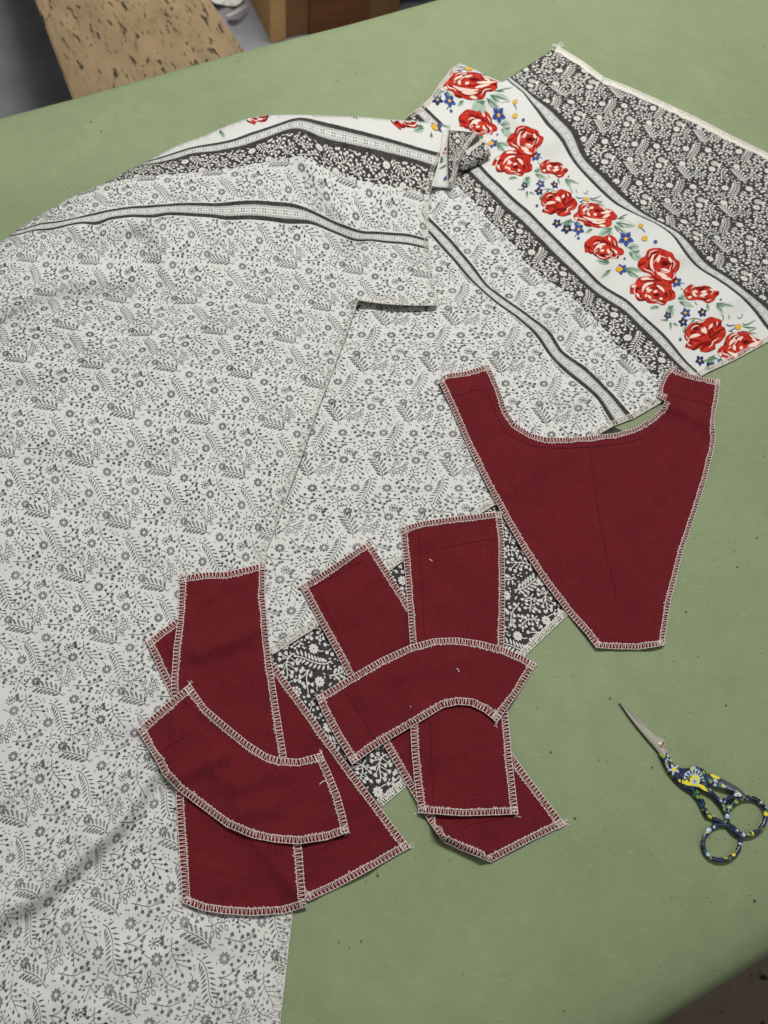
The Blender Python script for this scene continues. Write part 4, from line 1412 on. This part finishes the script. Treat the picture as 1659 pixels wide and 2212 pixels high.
def red_piece(name, label, cat, poly, gap=1.0, rdg=(), skip=(), tails=(), pen=(), seed=0, rot=0.3, soft=5, deg=36, p=2.15, w=4.0):
    sm = smooth_poly(poly, deg, 1)
    de = np.full((GH, GW), 1e9)
    for a, b in zip(sm, np.roll(sm, -1, 0)):
        de = np.minimum(de, seg_dist(GX, GY, a, b))
    lift = 1.3e-3 * np.exp(-(de / 15) ** 2) * np.clip(wob(8, seed + 300) * 0.8 + 0.15, 0, 2.2)   # rims curl a little
    lift = lift + 0.22e-3 * (np.clip(wob(3, seed + 400), -1.5, 2.5) + 1.5)
    Z = drape(sm, gap, [(a, b * 1.6, c) for a, b, c in rdg], wav=0.36, seed=seed, soft=soft, extra=lift)
    root = thing(name, label, cat, centre(sm))
    c, s = math.cos(rot), math.sin(rot)
    def uvf(x, y):
        W = at(x, y, 0) * 1e3
        return np.c_[W[:, 0] * c + W[:, 1] * s, -W[:, 0] * s + W[:, 1] * c]
    sheet('fabric_panel', sm, Z, 7, RED, root, uvf)
    runs = [r for i, r in enumerate(corners_split(poly, deg)) if i not in skip]
    overlock(root, runs, Z, THREAD_P, p=p, w=w, poly=sm, seed=seed, tails=tails)
    if pen:
        pencil(root, pen, Z)
    return root, Z

# piece under the tall panel
red_piece('trapezoid_pattern_piece', 'dark red trapezoid piece mostly hidden under the tall left red panel', 'fabric piece',
    z6([(128, 562), (200, 505), (290, 440), (500, 285), (640, 460), (810, 672), (1000, 930), (1180, 1180), (1360, 1420), (1552, 1672), (1300, 1815), (1150, 1895), (1000, 1962), (800, 1800), (600, 1500), (400, 1120), (250, 830), (190, 700)]),
    seed=21, tails=[(*z6([(1545, 1670)])[0], 10, -6), (*z6([(130, 562)])[0], -8, 4)], rot=0.9,
    pen=[z6([(220, 520), (240, 600), (270, 640)]), z6([(1030, 1710), (1120, 1650), (1220, 1600)])])
# tall panel
red_piece('tall_pattern_panel', 'tall dark red panel with curved bottom edge lying on the sprigged cloth', 'fabric piece',
    z6([(308, 208), (450, 188), (560, 186), (650, 164), (770, 136), (765, 300), (782, 500), (800, 660), (830, 850), (862, 1050), (890, 1220), (940, 1500), (968, 1700), (990, 1992), (870, 2030), (700, 2042), (550, 2032), (430, 2014), (322, 1972),
        (312, 1800), (298, 1600), (288, 1400), (268, 1000), (262, 780), (275, 600), (300, 420)]),
    rdg=[(z6([(420, 620), (560, 560), (740, 470)]), 2.6, 24), (z6([(320, 700), (480, 640)]), -1.0, 22), (z6([(520, 260), (640, 230)]), 1.2, 20), (z6([(900, 1850), (960, 1960)]), 1.5, 16)],
    seed=22, tails=[(*z6([(985, 1990)])[0], 3, 9), (*z6([(322, 205)])[0], -6, -6), (*z6([(760, 140)])[0], -6, -8), (*z6([(320, 1960)])[0], -8, -6)], rot=0.15, deg=40)
# curved band lying across both
red_piece('curved_facing_piece', 'dark red curved facing lying across the tall panel at lower left', 'fabric piece',
    z6([(78, 1035), (200, 925), (362, 788), (450, 915), (560, 1008), (680, 1106), (780, 1170), (850, 1192), (950, 1196), (1072, 1162), (1120, 1262), (1172, 1390), (1200, 1490), (1222, 1590), (1100, 1632), (950, 1655), (820, 1645), (700, 1622), (560, 1562), (420, 1458), (300, 1368), (220, 1285), (180, 1205), (130, 1122)]),
    rdg=[(z6([(280, 1290), (420, 1230), (540, 1180)]), 2.0, 20), (z6([(640, 1340), (780, 1250), (900, 1290)]), 1.6, 26), (z6([(660, 1480), (820, 1440)]), 1.3, 24), (z6([(180, 1150), (300, 1000)]), 1.2, 26)],
    seed=23, tails=[(*z6([(362, 790)])[0], 2, -10), (*z6([(1215, 1585)])[0], -3, 9), (*z6([(1070, 1165)])[0], -4, -9)], rot=0.7, deg=40, p=2.1, w=4.2,
    pen=[z6([(300, 860), (420, 960), (440, 1010)]), z6([(150, 1190), (240, 1130), (330, 1080)])])
# long slanting panel of the middle group
red_piece('slanted_pattern_panel', 'slanted dark red panel with one corner folded under near the scissors', 'fabric piece',
    z7([(128, 512), (310, 395), (502, 266), (600, 420), (705, 590), (850, 790), (1000, 1010), (1130, 1210), (1250, 1385), (1400, 1590), (1560, 1798), (1350, 1900), (1155, 2002), (1100, 1978), (990, 1935), (900, 1892), (820, 1780), (740, 1645), (580, 1372), (385, 992), (260, 760)]),
    rdg=[(z7([(860, 1830), (960, 1880), (1110, 1960)]), 4.5, 14), (z7([(240, 560), (380, 640)]), 0.8, 24)], deg=34, skip=(),
    seed=24, tails=[(*z7([(1550, 1795)])[0], 10, -7), (*z7([(135, 512)])[0], -8, 0)], rot=1.0,
    pen=[z7([(220, 515), (280, 640), (380, 880)]), z7([(190, 520), (330, 450), (470, 370)]), z7([(880, 1770), (960, 1880)]), z7([(1010, 1810), (1120, 1780), (1220, 1770)])])
# upright panel of the middle group
red_piece('upright_pattern_panel', 'upright dark red panel crossed by the arched red facing', 'fabric piece',
    z7([(672, 196), (780, 162), (950, 138), (1212, 110), (1228, 250), (1234, 500), (1228, 830), (1245, 1170), (1258, 1300), (1270, 1440), (1305, 1742), (1150, 1748), (1000, 1752), (768, 1735), (745, 1560), (730, 1400), (724, 1260), (722, 820), (700, 500)]),
    rdg=[(z7([(900, 600), (1100, 560)]), 0.8, 34)], seed=25, deg=40,
    tails=[(*z7([(1295, 1742)])[0], 6, 9), (*z7([(765, 1735)])[0], -9, 5), (*z7([(1200, 115)])[0], 2, -6), (*z7([(680, 200)])[0], -6, -3)], rot=0.2,
    pen=[z7([(765, 210), (780, 400), (800, 780)]), z7([(900, 310), (1000, 280), (1180, 255)]), z7([(800, 335), (850, 322)]), z7([(830, 1240), (840, 1500), (850, 1690)])])
# arched facing
red_piece('arched_facing_piece', 'arched dark red facing lying over two red panels in the middle', 'fabric piece',
    z7([(214, 1108), (390, 1002), (560, 902), (720, 830), (850, 795), (970, 790), (1100, 808), (1230, 843), (1340, 893), (1404, 932), (1310, 1082), (1190, 1248), (1120, 1190), (1050, 1156), (980, 1150), (900, 1168), (780, 1240), (650, 1316), (520, 1396), (410, 1474), (330, 1345), (250, 1195)]),
    rdg=[(z7([(340, 1180), (420, 1330)]), 0.9, 16), (z7([(700, 960), (1000, 900)]), 0.8, 30)], seed=26, deg=40, w=4.3,
    tails=[(*z7([(1185, 1240)])[0], -3, 11), (*z7([(1400, 932)])[0], 6, 2), (*z7([(220, 1108)])[0], -6, -8)], rot=0.5,
    pen=[z7([(380, 1090), (440, 1190), (530, 1340)]), z7([(480, 1290), (540, 1340)])])
# bib
BIB = z5([(236, 118), (262, 90), (350, 80), (452, 48), (480, 110), (508, 180), (530, 250), (568, 306), (640, 348), (700, 364), (800, 366), (900, 357), (1000, 346), (1080, 324), (1150, 285), (1198, 240), (1214, 206), (1178, 188), (1188, 140), (1212, 92), (1240, 58),
          (1300, 84), (1380, 106), (1450, 120), (1442, 200), (1424, 290), (1432, 360), (1420, 430), (1390, 550), (1350, 680), (1290, 860), (1240, 1060), (1208, 1262), (1100, 1280), (1000, 1278), (916, 1272), (870, 1210), (800, 1132), (700, 1002), (600, 852), (520, 712), (450, 582), (370, 420), (300, 260), (250, 150)])
red_piece('bib_pattern_piece', 'large dark red bib shaped piece with two shoulder straps and scooped neckline', 'fabric piece', BIB,
    rdg=[(z5([(1240, 220), (1330, 260), (1430, 320)]), 2.4, 18), (z5([(620, 480), (760, 400)]), 1.0, 30), (z5([(1180, 600), (1260, 380)]), 0.9, 34), (z5([(330, 170), (420, 320)]), 0.9, 20)],
    seed=27, deg=44, p=2.15, w=3.8, tails=[(*z5([(1440, 122)])[0], 5, -6), (*z5([(1205, 1255)])[0], 5, 6)], rot=0.1,
    pen=[z5([(890, 405), (902, 520), (928, 700), (958, 870), (985, 960), (1005, 1060)]), z5([(300, 188), (370, 165), (442, 150), (468, 225), (515, 330), (600, 390), (700, 412), (890, 406), (1080, 385), (1170, 335), (1240, 250)]), z5([(1230, 178), (1310, 195), (1410, 225)])])

# loose thread ends lying on the red cloth
def snippet(pts, label):
    P = resample(smooth_open(np.array(pts, float)), 1.2)
    W = on(TOP, P[:, 0], P[:, 1], 0.0005)
    V, F = tubes([W], 0.00026)
    o = mesh_obj('thread_snippet', V, F, THREAD_P)
    o['label'] = label; o['category'] = 'thread'; o['group'] = 'loose thread snippets on red cloth'
snippet(z6([(1062, 1334), (1078, 1316), (1102, 1314)]), 'short bent white thread on the curved lower left red facing')
snippet(z7([(972, 956), (984, 962), (986, 974)]), 'tiny white thread curl on the arched red facing')
snippet(z7([(826, 366), (842, 376)]), 'tiny white thread fleck on the upright red panel')

# ================================================================ stork embroidery scissors
def build_scissors():
    O = at(*s8([(900, 900)])[0], 0.0)
    root = thing('embroidery_scissors', 'small stork scissors with steel blades and blue yellow floral enamel handles', 'scissors', tuple(O))
    def world(pts, z):
        p = np.array(s8(pts))
        return at(p[:, 0], p[:, 1], z)
    def plate(name, pts, z0, z1, mat, parent=root, bev=0.0007, smooth=True):
        P = resample(smooth_poly(pts, 50, 2), 14, closed=True)
        W0, W1 = world(P, z0), world(P, z1)
        c = np.array(parent.matrix_world.translation) if parent is root else np.array(root.matrix_world.translation)
        bm = bmesh.new()
        lo = [bm.verts.new(v - c) for v in W0]
        hi = [bm.verts.new(v - c) for v in W1]
        n = len(lo)
        bm.faces.new(lo[::-1]); ft = bm.faces.new(hi)
        for i in range(n):
            bm.faces.new((lo[i], lo[(i + 1) % n], hi[(i + 1) % n], hi[i]))
        bmesh.ops.recalc_face_normals(bm, faces=bm.faces)
        bmesh.ops.bevel(bm, geom=list(ft.edges), offset=bev, segments=3, affect='EDGES', profile=0.5)
        me = bpy.data.meshes.new(name); bm.to_mesh(me); bm.free()
        me.materials.append(mat)
        o = bpy.data.objects.new(name, me); COL.objects.link(o)
        o.parent = parent
        return o
    def tubing(name, pts, rad, z, mat, closed=False, flat=0.8, parent=root):
        P = np.array(pts, float)
        if closed:
            P = resample(P, 10, closed=True)
        else:
            P = resample(smooth_open(P), 10)
        rr = np.interp(np.linspace(0, 1, len(P)), np.linspace(0, 1, len(rad)), rad) * 0.24 * 0.000225
        zz = np.interp(np.linspace(0, 1, len(P)), np.linspace(0, 1, len(z)), z)
        W = world(P, zz)
        if closed:
            T = np.roll(W, -1, 0) - np.roll(W, 1, 0)
        else:
            T = np.gradient(W, axis=0)
        T /= np.linalg.norm(T, axis=1)[:, None]
        A = np.cross(T, [0, 0, 1.0]); A /= np.linalg.norm(A, axis=1)[:, None]
        k = 12
        V = np.concatenate([W + (A * math.cos(2 * math.pi * j / k) + np.array([0, 0, flat]) * math.sin(2 * math.pi * j / k)) * rr[:, None] for j in range(k)])
        n = len(W)
        F = []
        for j in range(k):
            j2 = (j + 1) % k
            for i in range(n if closed else n - 1):
                i2 = (i + 1) % n
                F.append((j * n + i, j * n + i2, j2 * n + i2, j2 * n + i))
        if not closed:
            F.append(tuple(j * n for j in range(k))); F.append(tuple(j * n + n - 1 for j in range(k)))
        o = mesh_obj(name, V, F, mat, root)
        bm = bmesh.new(); bm.from_mesh(o.data); bmesh.ops.recalc_face_normals(bm, faces=bm.faces); bm.to_mesh(o.data); bm.free()
        return o
    def ell(cx, cy, rx, ry, deg, n=60):
        return ngon(cx, cy, rx, ry, n, math.radians(deg))
    # rear half: blade edge, arm and finger ring
    plate('rear_blade', [(322, 232), (480, 380), (600, 500), (660, 550), (725, 575), (700, 640), (620, 600), (480, 440), (350, 285)], 0.0012, 0.0024, STEEL)
    tubing('rear_handle_arm', [(690, 690), (800, 890), (900, 985), (985, 1030), (1050, 1110), (1085, 1200), (1118, 1270)], [30, 36, 40, 42, 42, 36, 30], [0.0022, 0.0022, 0.0022, 0.0022, 0.0024, 0.0024, 0.0024], ENAMEL)
    tubing('finger_ring', ell(1244, 1497, 158, 172, 62), [24], [0.0023], ENAMEL, closed=True)
    tubing('ring_bridge', [(1120, 1255), (1180, 1290), (1280, 1330)], [30, 24, 20], [0.0024, 0.0024, 0.0024], ENAMEL)
    # front half: blade, neck and bird body, leg, tail, finger ring
    Lp = np.array([(320, 230), (338, 262), (430, 398), (540, 532), (640, 646), (702, 722)], float)
    Rp = np.array([(322, 228), (350, 255), (470, 392), (590, 512), (690, 570), (757, 690)], float)
    Lp, Rp = resample(smooth_open(Lp), 8), resample(smooth_open(Rp), 8)
    nb = 60
    Lp = np.stack([np.interp(np.linspace(0, 1, nb), np.linspace(0, 1, len(Lp)), Lp[:, i]) for i in (0, 1)], 1)
    Rp = np.stack([np.interp(np.linspace(0, 1, nb), np.linspace(0, 1, len(Rp)), Rp[:, i]) for i in (0, 1)], 1)
    bump = np.exp(-((np.linspace(0, 1, nb) - 0.86) / 0.07) ** 2)
    Rp = Rp + np.outer(bump, [26, -22])
    prof = [(0.0, 0.0020), (0.02, 0.0030), (0.25, 0.0040), (0.5, 0.0043), (0.75, 0.0040), (0.98, 0.0030), (1.0, 0.0020)]
    V, F = [], []
    for f, z in prof:
        hz = 0.0018 + (z - 0.0018) * np.linspace(0.55, 1.0, nb)
        V.append(world(Lp * (1 - f) + Rp * f, hz))
    V = np.concatenate(V)
    for j in range(len(prof) - 1):
        for i in range(nb - 1):
            F.append((j * nb + i, j * nb + i + 1, (j + 1) * nb + i + 1, (j + 1) * nb + i))
    bl = mesh_obj('front_blade', V, F, STEEL, root)
    bm = bmesh.new(); bm.from_mesh(bl.data); bmesh.ops.recalc_face_normals(bm, faces=bm.faces); bm.to_mesh(bl.data); bm.free()
    body = plate('bird_body', [(702, 720), (757, 690), (792, 768), (850, 826), (920, 836), (1000, 812), (1050, 822), (1110, 866), (1260, 932), (1400, 1008), (1462, 1078), (1380, 1094), (1345, 1064), (1352, 1038), (1250, 1016), (1112, 972), (1130, 1024), (1150, 1072), (1080, 1030), (1000, 1004), (930, 1000), (860, 962), (780, 872), (720, 780)], 0.0026, 0.0046, ENAMEL, bev=0.00025)
    tubing('bird_leg', [(1100, 1000), (1180, 1085), (1250, 1165), (1292, 1250)], [26, 26, 26, 26], [0.0036, 0.0034, 0.0032, 0.0030], ENAMEL)
    tubing('tail_strut', [(1240, 1140), (1300, 1105), (1370, 1070)], [26, 24, 26], [0.0033, 0.0034, 0.0036], ENAMEL)
    tubing('finger_ring', ell(1466, 1264, 164, 178, 60), [25], [0.0030], ENAMEL, closed=True)
    # pivot screw with its slot
    sc = plate('pivot_screw', [tuple(q) for q in ell(712, 617, 32, 30, 0, 20)], 0.0041, 0.0049, BRASS, bev=0.0003)
    sl = plate('screw_slot', [(696, 640), (722, 592), (730, 597), (704, 645)], 0.0048, 0.0050, plain('slot_shadow', lin(60, 54, 44), 0.6), bev=0.00005)
    sl.parent = sc
    # printed flowers on the enamel
    zt = 0.00475
    def deco(polys):
        V, F, mi = [], [], []
        for pts, ink, lev in polys:
            W = world(np.array(pts, float), zt + 0.00006 * lev)
            F.append(tuple(range(len(V), len(V) + len(W)))); V += list(W); mi.append(ink)
        for i, f in enumerate(F):
            a, b, c = V[f[0]], V[f[1]], V[f[2]]
            if np.cross(b - a, c - a)[2] < 0: F[i] = f[::-1]
        stuff(mesh_obj('enamel_print', V, F, [E_YEL, E_SKY, E_WHT, E_GRN, ENAMEL], root, mi=mi, smooth=False))
    D = [([(915, 870), (960, 848), (1020, 836), (1060, 868), (1085, 930), (1090, 955), (1040, 930), (1000, 890), (950, 905), (905, 935), (900, 905)], 1, 1)]
    for k in range(9):
        a = math.radians(180 + 22 * k)
        D.append((lens(995 + 48 * math.cos(a), 935 + 48 * math.sin(a), a, 52, 17, 3), 3, 2))
    D += [([(890, 965), (930, 930), (945, 955), (985, 965), (1050, 975), (1085, 990), (1110, 1030), (1125, 1045), (1085, 1032), (1040, 1000), (985, 990), (930, 985)], 0, 3),
          (ngon(1000, 942, 46, 50, 16), 0, 4)]
    for k in range(8):
        D.append((lens(1000 + 6 * math.cos(k * .785), 950 + 6 * math.sin(k * .785), k * .785, 32, 15, 3), 1, 5))
    D.append((ngon(1000, 950, 9, 9, 8), 3, 6))
    for k in range(5):
        a = k * 1.257 + 0.5
        D.append((lens(812 + 10 * math.cos(a), 842 + 10 * math.sin(a), a, 46, 24, 3), 1, 2))
    D.append((ngon(812, 842, 20, 20, 10), 0, 4))
    D += [([(1130, 882), (1170, 888), (1225, 915), (1228, 930), (1170, 922), (1150, 905)], 0, 2), ([(1240, 985), (1262, 980), (1280, 1000), (1255, 1005)], 0, 2), ([(1190, 975), (1220, 985), (1200, 992)], 3, 2)]
    for k in range(9):
        D.append((lens(1165 + 20 * k, 925 + 10.5 * k, 1.2, 13, 5, 2), 2, 2)); D.append((lens(1200 + 20 * k, 958 + 9.0 * k, 1.2, 11, 5, 2), 1, 2))
    for k in range(6):
        a = math.radians(200 + 30 * k)
        D.append((lens(1388, 1082, a, 40, 13, 3), 2, 3))
    D.append((lens(745, 735, 0.9, 40, 16, 3), 1, 2)); D.append((lens(735, 752, 1.1, 34, 10, 3), 2, 2))
    deco(D)
    # enamel dabs on the rings follow the tubes
    def dab(cx, cy, rx, ry, deg, a0, a1, mat, z):
        t = np.linspace(math.radians(a0), math.radians(a1), 10)
        c, s = math.cos(math.radians(deg)), math.sin(math.radians(deg))
        q = np.c_[cx + rx * np.cos(t) * c - ry * np.sin(t) * s, cy + rx * np.cos(t) * s + ry * np.sin(t) * c]
        tubing('enamel_patch', q, [12, 25.5, 26, 25.5, 12], [z], mat)
    dab(1466, 1264, 164, 178, 60, -74, -54, E_YEL, 0.0031)
    dab(1466, 1264, 164, 178, 60, 6, 16, E_YEL, 0.0031)
    dab(1466, 1264, 164, 178, 60, 30, 46, E_SKY, 0.0031)
    dab(1466, 1264, 164, 178, 60, 110, 134, E_SKY, 0.0031)
    dab(1466, 1264, 164, 178, 60, -112, -102, E_SKY, 0.0031)
    dab(1244, 1497, 158, 172, 62, -60, -48, E_SKY, 0.0024)
    dab(1244, 1497, 158, 172, 62, -2, 5, E_GRN, 0.0024)
    dab(1244, 1497, 158, 172, 62, 150, 172, E_SKY, 0.0024)
build_scissors()
